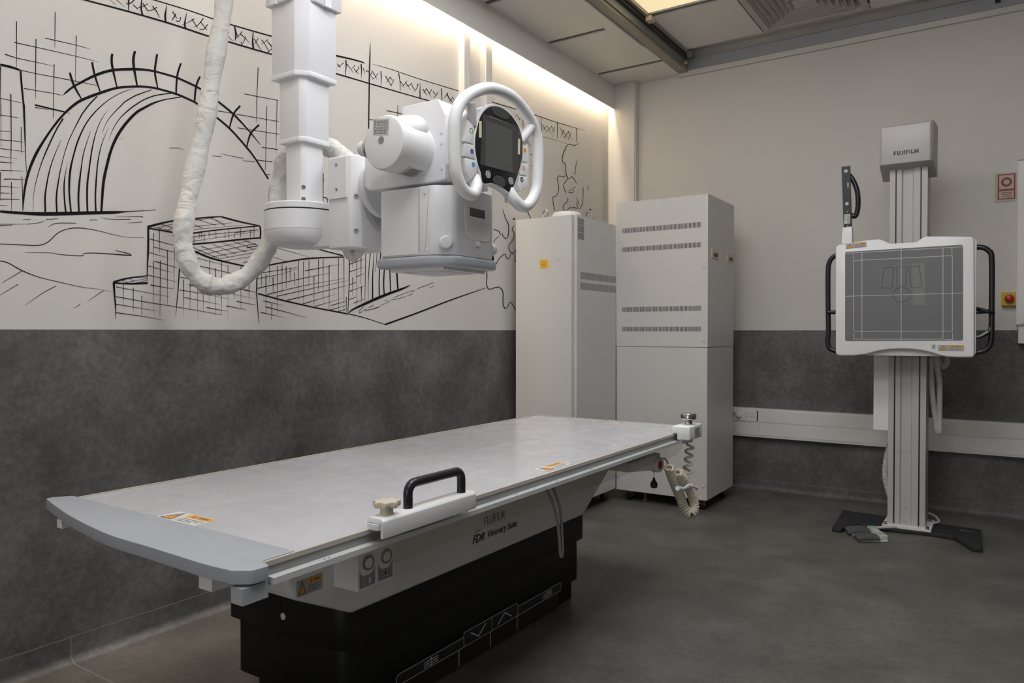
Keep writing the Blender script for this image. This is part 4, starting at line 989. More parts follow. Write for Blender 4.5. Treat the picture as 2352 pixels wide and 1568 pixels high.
es = thing('emergency_button', 'yellow box with round red emergency stop button on back wall', 'emergency button', (2.834, 0, 1.405))
B().box((2.793, -.045, 1.362), (2.876, -.002, 1.445), .006).done('housing', 'estop', es)
B().lathe([(.012, 0), (.012, .012), (.022, .013), (.026, .018), (.024, .026), (.014, .031), (0, .032)], (2.836, -.045, 1.404), (0, -1, 0), 28).done('push_button', 'red', es)
wx = thing('wall_cabinet', 'tall narrow white casing on the back wall at the right edge', 'wall box', (3.05, 0, 1.7))
B().box((2.872, -.09, 1.24), (3.25, -.002, 2.262), .012, 3).done('casing', 'offwhite', wx)
B().box((2.90, -.098, 1.25), (3.25, -.088, 2.25), .006).done('front_cover', 'offwhite', wx)
B().box((2.872, -.085, 2.22), (3.25, -.07, 2.27), .004).done('top_lip', 'mid_grey', wx)
B().box((2.884, -.07, 1.122), (3.05, -.002, 1.239), .005).done('cable_duct', 'offwhite', wx)

# ------------------------------------------------------------------ equipment cabinets
def caster(parent, x, y, zt, r=.032):
    b = B(); b.cyl((x - .018, y, r), (1, 0, 0), r, .014, 24, .004); b.cyl((x + .004, y, r), (1, 0, 0), r, .014, 24, .004)
    w = b.done('caster', 'black_rubber', parent)
    B().box((x - .02, y - .018, r + .006), (x + .02, y + .018, zt), .005).cyl((x - .024, y, r), (1, 0, 0), .006, .048, 12).done('fork', 'alu_grey', w)
c1 = thing('equipment_cabinet', 'tall grey-white generator cabinet with yellow sticker and lifting eye', 'cabinet', (.29, -1.23, 0))
B().box((.072, -1.51, .085), (.519, -.935, 1.945), .003).done('body', 'cabinet', c1)
B().box((.074, -1.545, .09), (.500, -1.511, 1.943), .003).done('front_door', 'cabinet', c1)
B().box((.5185, -1.46, 1.538), (.5198, -.94, 1.583)).done('vent', 'cabinet_slot_y', c1)
B().box((.5185, -1.46, 1.470), (.5198, -.94, 1.516)).done('vent', 'cabinet_slot_y', c1)
b = B(); b.box((.5185, -1.500, 1.79), (.5197, -1.412, 1.93)); b.m(1)
random.seed(3)
for g in range(3):
    for k in range(6):
        z = 1.925 - g * .047 - k * .0066
        x = -1.496
        while x < -1.42:
            w = random.uniform(.008, .03); b.box((.5197, x, z - .004), (.5200, min(x + w, -1.416), z)); x += w + .005
b.done('rating_plate', ['label_grey', 'text_grey'], c1)
b = B(); b.box((.262, -1.5465, 1.612), (.326, -1.5448, 1.667)); b.m(1)
for z, x0, x1 in ((1.655, .29, .30), (1.646, .275, .31), (1.638, .27, .315), (1.630, .27, .31), (1.620, .285, .305)): b.box((x0, -1.5468, z - .0025), (x1, -1.5464, z))
b.done('yellow_sticker', ['yellow', 'text_grey'], c1, label='yellow warning sticker')
for x, z in ((.40, 1.80), (.40, 1.66), (.22, 1.19), (.33, 1.19), (.455, 1.19), (.49, 1.925)): screw(c1, (x, -1.545, z), (0, -1, 0), .006, 'cabinet', .003)
B().lathe([(.10, 0), (.10, .03), (.085, .045), (0, .05)], (.36, -1.36, 1.945), (0, 0, 1), 32).done('top_cap', 'white2', c1)
b = B(); b.tube([(.287 + .021 * math.cos(t), -1.515, 1.971 + .021 * math.sin(t)) for t in [2 * math.pi * k / 24 for k in range(24)]], .0058, 10, True); b.cyl((.287, -1.515, 1.940), (0, 0, 1), .008, .012, 12)
b.done('lifting_eye', 'steel', c1)
for x, y in ((.12, -1.46), (.46, -1.46), (.12, -1.0), (.46, -1.0)): caster(c1, x, y, .087)
c2 = thing('equipment_cabinet', 'taller grey-white cabinet with four rows of vent slots, beside the back wall', 'cabinet', (.85, -.65, 0))
X0, X1, Y0, Y1 = .521, 1.181, -.93, -.367
B().box((X0 + .002, Y0 + .002, .078), (X1 - .002, Y1, 1.090), .003).done('lower_body', 'cabinet', c2)
B().box((X0, Y0, 1.093), (X1, Y1, 2.102), .003).done('upper_body', 'cabinet', c2)
for z0, z1 in ((1.886, 1.920), (1.754, 1.787), (1.334, 1.367), (1.197, 1.229)): B().box((.569, Y0 - .0008, z0), (1.135, Y0 + .001, z1)).done('vent', 'cabinet_slot', c2)
for ya, yb in ((-.862, -.725), (-.525, -.39)):
    h = B(); h.box((X1 - .002, ya, 1.688), (X1 + .006, yb, 1.745), .006); h.m(1).box((X1 + .005, ya + .03, 1.698), (X1 + .0066, yb - .018, 1.722)); h.done('recessed_handle', ['beige', 'black'], c2, label='beige recessed handle')
for x, z in ((.54, 1.60), (1.155, 1.62), (.545, 1.13), (1.155, 1.135), (.54, .17), (1.155, .17)): screw(c2, (x, Y0, z), (0, -1, 0), .009, 'cabinet', .004)
screw(c2, (X1, -.45, 1.06), (1, 0, 0), .008, 'alu')
for x, y in ((.60, -.86), (1.12, -.86), (.60, -.43), (1.12, -.43)): caster(c2, x, y, .080)
for x, y in ((.70, -.83), (1.05, -.83), (1.05, -.50)):
    b = B(); b.cyl((x, y, 0), (0, 0, 1), .022, .012, 20, .003); b.cyl((x, y, .012), (0, 0, 1), .008, .068, 12); b.done('levelling_foot', 'alu_grey', c2)

# ------------------------------------------------------------------ patient table
tb = thing('xray_table', 'long white patient table on black base with grey bumper, grey rails', 'examination table', (1.0, -3.5, 0))
B().box((.77, -4.15, 0), (1.193, -2.80, .10), .004).done('plinth', 'black_sheet', tb)
rp = round_poly([(.715, -4.19), (1.215, -4.19), (1.215, -2.78), (.715, -2.78)], [.02, .07, .012, .012])
B().prism(rp, 'z', .085, .272, .004).done('lower_cover', 'black_sheet', tb)
rp = round_poly([(.70, -4.215), (1.238, -4.215), (1.238, -2.768), (.70, -2.768)], [.02, .075, .012, .012])
uc = B().prism(rp, 'z', .268, .392, .004).done('upper_cover', 'black_sheet', tb)
screw(uc, (.97, -4.215, .325), (0, -1, 0), .011, 'alu')
B().bar((.955, -4.2155, .27), (.955, -4.2155, .39), .003, (0, -1, 0), .0005).done('panel_gap', 'black_gap', uc)
# white body: flared ends, soft lower edges
prof = round_poly([(-4.195, .386), (-2.79, .378), (-2.535, .535), (-2.50, .60), (-2.50, .668), (-4.44, .668), (-4.44, .55), (-4.405, .488)], [.05, .02, .03, .04, .02, .02, .05, .04])
bd = B().prism(prof, 'x', .74, 1.252, .024, 4, 30).done('body', 'offwhite', tb)
B().text('FDR', .040, (1.2525, -3.625, .449), (0, 1, 0), (0, 0, 1), .0005, .35, .0006).done('lettering', 'line_black', bd)
B().text('Visionary Suite', .034, (1.2525, -3.535, .4515), (0, 1, 0), (0, 0, 1), .0005, .25, .0002, .97).done('lettering', 'line_black', bd)
B().plate([(1.2525, y, z) for y, z in ((-3.617, .478), (-3.604, .489), (-3.570, .493), (-3.572, .489), (-3.602, .484), (-3.612, .474))], (1, 0, 0), .0006).done('lettering', 'mint', bd)
letters(B(), 'FUJIFILM', (1.2523, -3.552, .500), (0, 1, 0), (0, 0, 1), .030, .0175, .0034, .0042, .0005).done('lettering', 'text_grey', bd)
warning(bd, (1.2525, -4.402, .495), (0, 1, 0), (0, 0, 1), .088, .043)
B().box((.80, -4.44, .668), (1.235, -2.54, .722), .006).done('top_carriage', 'offwhite', tb)
# switch box under the near end of the table
sx = B().box((1.2, -4.27, .488), (1.345, -4.125, .668), .008, 3).done('control_box', 'white2', tb)
for k, y in enumerate((-4.238, -4.166)):
    B().lathe([(.021, 0), (.021, .004), (.0165, .004), (.0155, .001), (0, .0012)], (1.345, y + .006, .560), (1, 0, 0), 28).done('push_button', 'mid_grey', sx)
    B().cyl((1.3465, y + .006, .560), (1, 0, 0), .0145, .005, 24, .0015).done('button_cap', 'white2', sx)
    b = B(); rw = .058
    b.plate([(1.3455, y - .026, .496), (1.3455, y + .032, .496), (1.3455, y + .032, .545), (1.3455, y + .026, .532), (1.3455, y + .014, .526), (1.3455, y - .008, .526), (1.3455, y - .020, .532), (1.3455, y - .026, .545)], (1, 0, 0), .0006)
    b.m(1)
    if k == 0:
        for z in (.504, .518): b.bar((1.3461, y - .014, z), (1.3461, y - .004, z), .0016, (1, 0, 0), .0003)
        b.bar((1.3461, y - .014, .504), (1.3461, y - .014, .518), .0016, (1, 0, 0), .0003); b.box((1.3461, y + .008, .503), (1.3464, y + .018, .518))
    else:
        b.box((1.3461, y - .001, .502), (1.3464, y + .006, .520)); b.bar((1.3461, y - .007, .503), (1.3461, y + .012, .503), .002, (1, 0, 0), .0003); b.bar((1.3461, y + .0025, .508), (1.3461, y + .0025, .518), .010, (1, 0, 0), .0003)
    b.done('symbol_plate', ['mid_grey', 'label'], sx)
# tabletop
tp = B().box((.735, -4.715, .724), (1.611, -2.352, .7505), .002).done('tabletop', 'top', tb)
warning(tp, (1.268, -4.716, .7506), (-.30, .955, 0), (-.955, -.30, 0), .001, .001, 'label') if False else None
B().box((.724, -4.715, .716), (.7345, -2.352, .7525), .002).done('edge_strip', 'rim', tb)
B().box((1.6115, -4.79, .7435), (1.6185, -2.42, .7535), .002).done('edge_strip', 'rim', tb)
B().box((1.600, -4.79, .706), (1.6165, -2.42, .743), .002).done('side_channel', 'alu_grey', tb)
B().box((.72, -2.352, .716), (1.606, -2.340, .7525), .002).done('edge_strip', 'rim', tb)
rl = B().box((1.6168, -4.782, .712), (1.638, -2.60, .7245), .003, 3).done('accessory_rail', 'alu', tb)
for k in range(9):
    y = -4.64 + k * .24; b = B()
    for d in (-.006, .006): b.cyl((1.629, y + d, .7243), (0, 0, 1), .0028, .0008, 10)
    b.done('rail_screw', 'mid_grey', rl)
sk = round_poly([(-4.47, .665), (-2.66, .665), (-2.58, .690), (-2.58, .7115), (-4.47, .7115)], [.03, .05, .03, 0, 0])
B().prism(sk, 'x', 1.631, 1.634).done('clear_skirt', 'clear', tb)
bp = [tuple(p) for p in D['bump']]
oc = [tuple(v)[:2] for v in catmull([(*p, 0) for p in [(.680, -4.757), (.80, -4.786)] + bp[2:]], 5)]
out = [(.706, -4.70), (.676, -4.738)] + oc + [(1.640, -4.832), (1.642, -4.795), (1.606, -4.785), (1.606, -4.705)]
eb = B().prism(round_poly(out, [.004, .012] + [.008] + [0] * (len(out) - 7) + [.02, .012, .012, .002], 5), 'z', .7265, .7535, .0128, 5, 40).done('end_bumper', 'bumper', tb, sharp=70)
B().box((1.600, -4.850, .690), (1.634, -4.792, .7215), .007, 3).done('rail_end_cap', 'bumper', eb)
b = B(); b.box((1.462, -4.825, .684), (1.505, -4.775, .722), .006); b.box((1.44, -4.80, .700), (1.47, -4.77, .722), .004); b.done('brake_lever', 'white2', eb)
b = B(); b.box((.80, -4.785, .700), (.825, -4.74, .722), .006); b.done('brake_lever', 'white2', eb)
B().box((.85, -4.77, .696), (.875, -4.73, .722), .006).done('catch', 'mid_grey', eb)
# printed caution labels on the tabletop
def flat_label(o, u, w, h):
    u = Vector(u).normalized(); v = Vector((-u.y, u.x, 0)); warning(tp, o, u, v, w, h, 'label')
flat_label((1.10, -4.700, .7506), (1, .01, 0), .155, .062)
flat_label((1.592, -3.42, .7506), (-.02, -1, 0), .17, .056) if False else flat_label((1.592, -3.68, .7506), (0, 1, 0), .17, .055)
flat_label((1.30, -2.40, .7506), (-1, 0, 0), .20, .03)
# foot pedals along the plinth
pp = round_poly([(-3.985, .083), (-2.945, .083), (-2.945, .118), (-3.288, .118), (-3.288, .134), (-3.636, .134), (-3.636, .118), (-3.985, .118)], [.017, .017, .017, .004, .008, .012, .004, .017])
ps = B().prism(pp, 'x', 1.205, 1.224, .002, 1).done('pedal_strip', 'navy', tb)
b = B(); n = len(pp)
for i in range(n): b.bar((1.224, *pp[i]), (1.224, *pp[(i + 1) % n]), .0022, (1, 0, 0), .0004)
for y in (-3.636, -3.462, -3.288): b.bar((1.224, y, .084), (1.224, y, .132 if y == -3.462 else .117), .0022, (1, 0, 0), .0004)
b.done('outline', 'line_white', ps)
for y in (-3.815, -3.06):
    b = B()
    for (y0, z0, y1, z1) in ((-.035, .091, .035, .091), (-.035, .107, .035, .107), (-.035, .091, -.035, .107), (.035, .091, .035, .107), (-.028, .099, .028, .099), (0, .085, 0, .114)): b.bar((1.224, y + y0, z0), (1.224, y + y1, z1), .0025, (1, 0, 0), .0006)
    for s in (-1, 1):
        b.plate([(1.224, y + s * .030, .099), (1.224, y + s * .018, .104), (1.224, y + s * .018, .094)], (1, 0, 0), .0007)
        b.plate([(1.224, y, .099 + s * .0165), (1.224, y + .006, .099 + s * .009), (1.224, y - .006, .099 + s * .009)], (1, 0, 0), .0007)
    b.done('travel_symbol', 'line_white', ps)
for (a, c, d) in (((-3.595, .120), (-3.548, .092), (-3.502, .124)), ((-3.425, .092), (-3.378, .124), (-3.330, .095))):
    b = B(); b.bar((1.224, *a), (1.224, *c), .005, (1, 0, 0), .0006); b.bar((1.224, *c), (1.224, *d), .005, (1, 0, 0), .0006)
    b.done('lift_arrow', 'line_white', ps)
for a, c in ((-3.965, -3.640), (-3.634, -3.447), (-3.441, -3.262), (-3.256, -2.935)): B().box((1.16, a, .006), (1.203, c, .082), .003).done('foot_pedal', 'dark_bronze', tb)
for y in (-3.637, -3.444, -3.259): B().box((1.16, y - .0028, .010), (1.2035, y + .0028, .080)).done('pedal_divider', 'label_grey', tb)
screw(tb, (1.193, -2.86, .055), (1, 0, 0), .005, 'black_rubber')
B().tube(catmull(D['tcable'], 8), .0055, 10).done('hanging_cable', 'cable_grey', tb)
# emergency box with pull cord below the far end
xb = B().prism([(-2.98, .668), (-2.66, .668), (-2.66, .607), (-2.72, .600), (-2.98, .632)], 'x', 1.40, 1.56, .006).done('emergency_box', 'white2', tb)
B().lathe([(0, 0), (.031, 0), (.034, .004), (.034, .034), (.030, .040), (.021, .040), (.019, .034), (0, .034)], (1.535, -2.69, .622), (1, -.12, 0), 32).done('button_collar', 'white2', xb)
B().lathe([(0, .030), (.017, .030), (.017, .038), (.010, .043), (0, .044)], (1.535, -2.69, .622), (1, -.12, 0), 24).done('stop_button', 'red', xb, label='red push button')
b = B(); b.tube([(1.55, -2.708, .60), (1.55, -2.708, .560)], .0015, 8); b.lathe([(0, .022), (.005, .020), (.006, .010), (.013, .002), (.016, -.010), (.013, -.022), (0, -.027)], (1.55, -2.708, .545), (0, 0, 1), 20); b.done('pull_cord', 'black_rubber', xb)

# clamp-on hand grip
hg = thing('rail_handgrip', 'white clamp with black bow handle and cream star knob on table rail', 'hand grip', (1.64, -4.33, .755))
cs = [(1.612, .756), (1.612, .7735), (1.617, .782), (1.654, .782), (1.6605, .7755), (1.6605, .737), (1.6525, .737), (1.6525, .770), (1.619, .770), (1.619, .756)]
B().prism(cs, 'y', -4.505, -4.155, .0015, 2).done('clamp_body', 'white2', hg)
hp = [(1.636, -4.394, .780), (1.636, -4.394, .815)] + [(1.636, -4.394 + .024 * (1 - math.cos(t)), .815 + .024 * math.sin(t)) for t in [math.pi / 2 * k / 6 for k in range(1, 7)]] + [(1.636, -4.188 - .024 + .024 * math.sin(t), .839 - .024 * (1 - math.cos(t))) for t in [math.pi / 2 * k / 6 for k in range(0, 7)]] + [(1.636, -4.188, .780)]
B().tube(hp, .0115, 18).done('bow_handle', 'grip', hg, label='black bow handle')
b = B(); b.lathe([(0, 0), (.016, 0), (.015, .010), (.013, .020), (0, .020)], (1.634, -4.465, .782), (0, 0, 1), 24)
star = [((.028 + .0045 * math.cos(7 * t)) * math.cos(t) + 1.634, (.028 + .0045 * math.cos(7 * t)) * math.sin(t) - 4.465) for t in [2 * math.pi * k / 70 for k in range(70)]]
b.prism(star, 'z', .800, .814, .003, 2, 40); b.done('star_knob', 'cord', hg, label='cream star knob')
B().box((1.622, -4.512, .7565), (1.652, -4.50, .769), .002).done('clamp_jaw', 'alu', hg)

# far rail clamp, its steel knob, and the coiled cord
fc = thing('rail_clamp', 'white rail clamp with polished steel knob at far table corner', 'clamp', (1.65, -2.58, .76))
B().prism([(1.612, .756), (1.612, .790), (1.692, .790), (1.692, .730), (1.634, .730), (1.634, .756)], 'y', -2.66, -2.50, .006, 3).done('clamp_block', 'white2', fc)
b = B(); b.lathe([(0, 0), (.017, 0), (.017, .022), (.031, .023), (.034, .027), (.034, .044), (.031, .049), (.020, .051), (0, .051)], (1.655, -2.575, .790), (0, 0, 1), 36); b.done('steel_knob', 'steel', fc, label='polished steel knob')
B().box((1.692, -2.60, .742), (1.6945, -2.545, .778), .001, 1).done('cord_socket', 'mid_grey', fc)
B().box((1.636, -2.64, .712), (1.652, -2.57, .731), .003).done('clamp_jaw', 'white2', fc)
cc = thing('coiled_cord', 'cream coiled cord bundled with a clear tie below far table corner', 'cord', tuple(D['coil1'][0]))
def helix(P, r, pitch, ph=0.0, k=14):
    P = catmull(P, 24); L = [0]
    for a, c in zip(P, P[1:]): L.append(L[-1] + (c - a).length)
    n = int(L[-1] / pitch * k); out = []; j = 0; u = None; pt = None
    for i in range(n + 1):
        s = L[-1] * i / n
        while j < len(L) - 2 and L[j + 1] < s: j += 1
        t = (s - L[j]) / max(1e-9, L[j + 1] - L[j]); p = P[j].lerp(P[j + 1], t); tg = (P[j + 1] - P[j]).normalized()
        if u is None: u = tg.cross(Vector((.6, .8, .1))).normalized()
        else: u = pt.rotation_difference(tg) @ u; u = (u - tg * u.dot(tg)).normalized()
        pt = tg; w = 2 * math.pi * s / pitch + ph
        out.append(p + (u * math.cos(w) + tg.cross(u) * math.sin(w)) * r)
    return out
B().tube(helix(D['coil1'], .0165, .036), .0056, 10).done('loose_coil', 'cord', cc)
B().tube(helix(D['coil2'], .0165, .0122), .0061, 10).done('tight_coil', 'cord', cc)
B().tube(helix(D['coilmid'], .015, .0122), .0061, 10).done('tight_coil', 'cord', cc)
B().tube(catmull(D['coillead'], 6), .0045, 8).done('cord_lead', 'cord', cc)
b = B(); b.tube(catmull(D['tie'], 6), [.010] * 6 + [.007] * 6 + [.0085] * 7, 10); q = [Vector(p) for p in D['tie']]; b.tube([q[1], q[1] + Vector((.02, .01, .018)), q[1] + Vector((.03, .02, .012))], .005, 8); b.done('cable_tie', 'tie', cc)

# ------------------------------------------------------------------ chest stand with detector
st = thing('xray_wall_stand', 'upright chest stand holding a grey detector panel with black handles', 'x-ray stand', (2.32, -.66, 0))
base = B().prism([tuple(p) for p in D['basepl']], 'z', .001, .025, .003).done('base_plate', 'black_rubber', st)
B().bar((2.60, -.62, .0252), (2.66, -.625, .0252), .008, (0, 0, 1), .0006).done('small_label', 'mid_grey', base)
fg = B().box((2.205, -.775, .025), (2.462, -.49, .037), .003).done('floor_flange', 'offwhite', st)
for x, y in ((2.222, -.755), (2.443, -.755), (2.443, -.535), (2.222, -.535)):
    b = B(); b.cyl((x, y, .037), (0, 0, 1), .013, .003, 20); b.cyl((x, y, .040), (0, 0, 1), .009, .012, 6); b.done('anchor_bolt', 'steel', fg)
CX0, CX1, CY0, CY1 = 2.228, 2.428, -.72, -.53
colp = [(CX0, CY0), (2.258, CY0), (2.258, CY0 + .016), (2.266, CY0 + .016), (2.266, CY0), (2.292, CY0), (2.299, CY0 + .012), (2.349, CY0 + .012), (2.356, CY0), (2.390, CY0), (2.390, CY0 + .016), (2.398, CY0 + .016), (2.398, CY0), (CX1, CY0), (CX1, CY1), (CX0, CY1)]
cl = B().prism(colp, 'z', .037, 2.26).done('column', 'column', st)
for x in (2.262, 2.394): B().box((x - .0038, CY0 + .004, .04), (x + .0038, CY0 + .0165, 2.24)).done('belt_slot', 'black', cl)
for z in (.055, .14): screw(cl, (2.325, CY0 + .012, z), (0, -1, 0), .004, 'mid_grey')
B().box((2.262, CY0 - .0004, .478), (2.394, CY0, .4795)).done('cover_joint', 'mid_grey', cl)
# head box
hb = B(); bm = hb.bm
fr = [(2.192, -.80, 2.187), (2.445, -.80, 2.187), (2.445, -.80, 2.408), (2.192, -.80, 2.408)]
md = [(2.178, -.775, 2.184), (2.461, -.775, 2.184), (2.461, -.775, 2.422), (2.178, -.775, 2.422)]
bk = [(2.172, -.57, 2.125), (2.468, -.57, 2.125), (2.468, -.57, 2.432), (2.172, -.57, 2.432)]
rings = [[bm.verts.new(v) for v in r_] for r_ in (fr, md, bk)]; fs = [bm.faces.new(rings[0]), bm.faces.new(rings[2][::-1])]
for A, C in zip(rings, rings[1:]):
    for q in range(4): fs.append(bm.faces.new([A[q], A[(q + 1) % 4], C[(q + 1) % 4], C[q]]))
bmesh.ops.recalc_face_normals(bm, faces=fs); hb._tag(fs); hb._bev(fs, .004, 2, 8)
hd = hb.done('head_cover', 'column', st)
t = letters(B(), 'FUJIFILM', (2.2565, -.8003, 2.2365), (1, 0, 0), (0, 0, 1), .0235, .0175, .0052, .0036)
t.done('lettering', 'line_black', hd)
B().box((2.142, -.68, .592), (2.228, -.57, 1.10), .012, 3).done('cable_box', 'offwhite', st)
# detector unit
dt = B().box((1.985, -.918, 1.058), (2.668, -.835, 1.705), .018, 4).done('detector_housing', 'offwhite', st)
B().box((2.19, -.84, 1.12), (2.47, -.725, 1.62), .01).done('carriage', 'offwhite', dt)
fo = [tuple(p) for p in D['det_out']]
B().prism(fo, 'y', -.95, -.905, .010, 3, 30).done('front_cover', 'white2', dt)
B().box((2.655, -.93, 1.075), (2.680, -.86, 1.700), .006, 3).done('side_rail', 'offwhite', dt)
P3 = lambda p, y=-.9512: (p[0], y, p[1])
dp = round_poly([tuple(p) for p in D['det_panel']], .012, 5)
pan = B().prism(dp, 'y', -.9518, -.9440).done('detector_panel', 'det_grey', dt)
b = B()
for a, c in D['det_lines']: b.bar(P3(a, -.9519), P3(c, -.9519), .0026, (0, -1, 0), .0010)
b.done('field_lines', 'line_white', pan)
b = B(); b.plate([P3(p, -.9518) for p in D['det_sheet']], (0, -1, 0), .0003); b.m(2).plate([P3(p, -.9521) for p in D['det_sheetR']], (0, -1, 0), .0002); b.m(1)
for rc in D['det_rects']:
    for i in range(4): b.bar(P3(rc[i], -.9526), P3(rc[(i + 1) % 4], -.9526), .0021, (0, -1, 0), .0003)
c0, c1_ = D['det_c']; rad = c1_[0] - c0[0]; N = 40
for k in range(N):
    a0, a1 = 2 * math.pi * k / N, 2 * math.pi * (k + 1) / N
    b.bar((c0[0] + rad * math.cos(a0), -.9526, c0[1] + rad * .93 * math.sin(a0)), (c0[0] + rad * math.cos(a1), -.9526, c0[1] + rad * .93 * math.sin(a1)), .0021, (0, -1, 0), .0003)
b.bar((c0[0] - .008, -.9526, c0[1]), (c0[0] + .008, -.9526, c0[1]), .0012, (0, -1, 0), .0003); b.bar((c0[0], -.9526, c0[1] - .008), (c0[0], -.9526, c0[1] + .008), .0012, (0, -1, 0), .0003)
b.done('template_sheet', [mat('film_sheet', (.165, .165, .166), .45), 'line_black', mat('film_sheet_pale', (.20, .20, .198), .4, var=.05, scale=40)], pan, label='clear template sheet with black outlines')
l0 = D['det_lab'][0]; warning(dt, (l0[3][0], -.9502, l0[3][1]), (1, 0, .05), (-.05, 0, 1), .112, .031)
l1 = D['det_lab'][1]; warning(dt, (l1[3][0], -.9502, l1[3][1]), (1, 0, 0), (0, 0, 1), .125, .033)
l2 = D['det_lab'][2]; b = B(); b.plate([P3(p, -.9500) for p in l2], (0, -1, 0), .0006); b.m(1)
mx, mz = (l2[0][0] + l2[1][0]) / 2, (l2[0][1] + l2[2][1]) / 2
b.cyl((mx, -.9506, mz + .009), (0, -1, 0), .0022, .0005, 14); b.bar((mx, -.9506, mz + .006), (mx, -.9506, mz - .002), .003, (0, -1, 0), .0004)
for s in (-1, 1): b.bar((mx, -.9506, mz - .001), (mx + s * .005, -.9506, mz - .011), .002, (0, -1, 0), .0004); b.bar((mx, -.9506, mz + .005), (mx + s * .007, -.9506, mz + .000), .0018, (0, -1, 0), .0004)
b.done('patient_symbol', ['label', 'line_black'], dt)
for key, hk in (('hanR', 'hcR'), ('hanL', 'hcL')):
    h = B().tube(catmull(D[key], 5), .0145, 14).done('side_handle', 'grip', dt, label='black tubular handle')
    B().tube([Vector(p) for p in D[hk]], .0115, 14).done('crossbar', 'grip', h)
B().tube(catmull([(2.668, -.87, 1.325), (2.70, -.90, 1.318), (2.735, -.91, 1.305), (2.76, -.88, 1.298)], 6), .010, 10).done('cable_loop', 'grip', dt)
B().tube(catmull([(2.665, -.88, 1.172), (2.69, -.90, 1.165), (2.72, -.90, 1.178), (2.742, -.89, 1.200), (2.745, -.88, 1.235)], 6), .0085, 10).done('cable_loop', 'black', dt)
B().tube(catmull([(2.668, -.895, 1.166), (2.70, -.915, 1.172), (2.735, -.915, 1.197)], 6), .006, 10).done('cable_loop', 'cable_grey', dt)
# arm grip plate above the detector
gp = B().prism([tuple(p) for p in D['grip']], 'y', -.905, -.895, .001, 1).done('arm_grip', 'black', st)
g0, g1, g2, g3 = [Vector((p[0], -.905, p[1])) for p in D['grip']]
for f, r_ in ((.08, .010), (.31, 0), (.62, .010), (.75, .004), (.985, .004)):
    c = (g0 + g1) / 2 * (1 - f) + (g2 + g3) / 2 * f
    if r_: screw(gp, c, (0, -1, 0), r_, 'label', .004)
    else: B().box((c.x + .006, -.9065, c.z - .014), (c.x + .012, -.905, c.z + .014), .001, 1).done('slot_label', 'label', gp)
c = (g0 + g1) / 2 * .13 + (g2 + g3) / 2 * .87
b = B(); b.box((c.x - .018, -.9058, c.z - .028), (c.x + .014, -.905, c.z + .028)); b.m(1)
for k in range(9): b.box((c.x - .002, -.9061, c.z - .022 + k * .005), (c.x + .011, -.9058, c.z - .0195 + k * .005))
b.m(2).box((c.x - .016, -.9061, c.z - .01), (c.x - .006, -.9058, c.z + .024)); b.done('bar_label', ['label', 'text_grey', 'mint'], gp)
B().prism(round_poly([tuple(p) for p in D['gripbr']], .004), 'y', -.91, -.86, .003).done('grip_bracket', 'white2', st)
B().tube(catmull(D['gripbar'], 6), .0145, 12).done('bow_handle', 'grip', gp)
def corrugated(P, r): return B().tube(catmull(P, 22), lambda i, m: r * (1 + .08 * (1 if i % 3 == 0 else -.4)), 14)
for key, r_ in (('hose1', .0155), ('hose2', .0165), ('hose3', .0175)): corrugated(D[key], r_).done('corrugated_hose', 'hose', st)

# ------------------------------------------------------------------ foot switch on the floor
fs_ = thing('foot_switch', 'grey double foot switch with white bar and cable on floor', 'foot switch', (2.15, -1.0, 0))
B().prism([tuple(p) for p in D['fs_base']], 'z', .001, .009, .001, 1).done('base', 'offwhite', fs_)
def pedal(P):
    a, b_, c, d = [Vector((*p, 0)) for p in P]; bb_ = B(); bm = bb_.bm; n = 12; rows = []
    for i in range(n + 1):
        t = i / n; z = .018 + .016 * math.sin(math.pi * (.12 + .76 * t))
        f = a.lerp(b_, t); k = d.lerp(c, t)
        rows.append([bm.verts.new((f.x, f.y, .011)), bm.verts.new((f.x, f.y, z * .95)), bm.verts.new(((f.x + k.x) / 2, (f.y + k.y) / 2, z)), bm.verts.new((k.x, k.y, z * .8)), bm.verts.new((k.x, k.y, .011))])
    fs = []
    for A, C in zip(rows, rows[1:]):
        for q in range(5): fs.append(bm.faces.new([A[q], A[(q + 1) % 5], C[(q + 1) % 5], C[q]]))
    fs += [bm.faces.new(rows[0]), bm.faces.new(rows[-1][::-1])]
    bmesh.ops.recalc_face_normals(bm, faces=fs); bb_._tag(fs); return bb_
pedal(D['fs_p1']).done('foot_pedal', 'switch_grey', fs_); pedal(D['fs_p2']).done('foot_pedal', 'switch_grey', fs_)
fb = B().prism([tuple(p) for p in D['fs_bar']], 'z', .004, .035, .002).done('end_bar', 'label', fs_)
q = [Vector((*p, .0352)) for p in D['fs_bar']]
b = B()
for t0, t1 in ((.02, .28), (.62, .92)): b.plate([q[0].lerp(q[3], t0), q[1].lerp(q[2], t0), q[1].lerp(q[2], t1), q[0].lerp(q[3], t1)], (0, 0, 1), .0005)
b.done('mint_band', 'mint', fb)
cab = [Vector(p) for p in D['fs_cable']]
for i, p in enumerate(cab): p.z = .036 if i > 2 else .03
B().tube(catmull(cab, 6), .0075, 10).done('cable', 'hose', fs_)

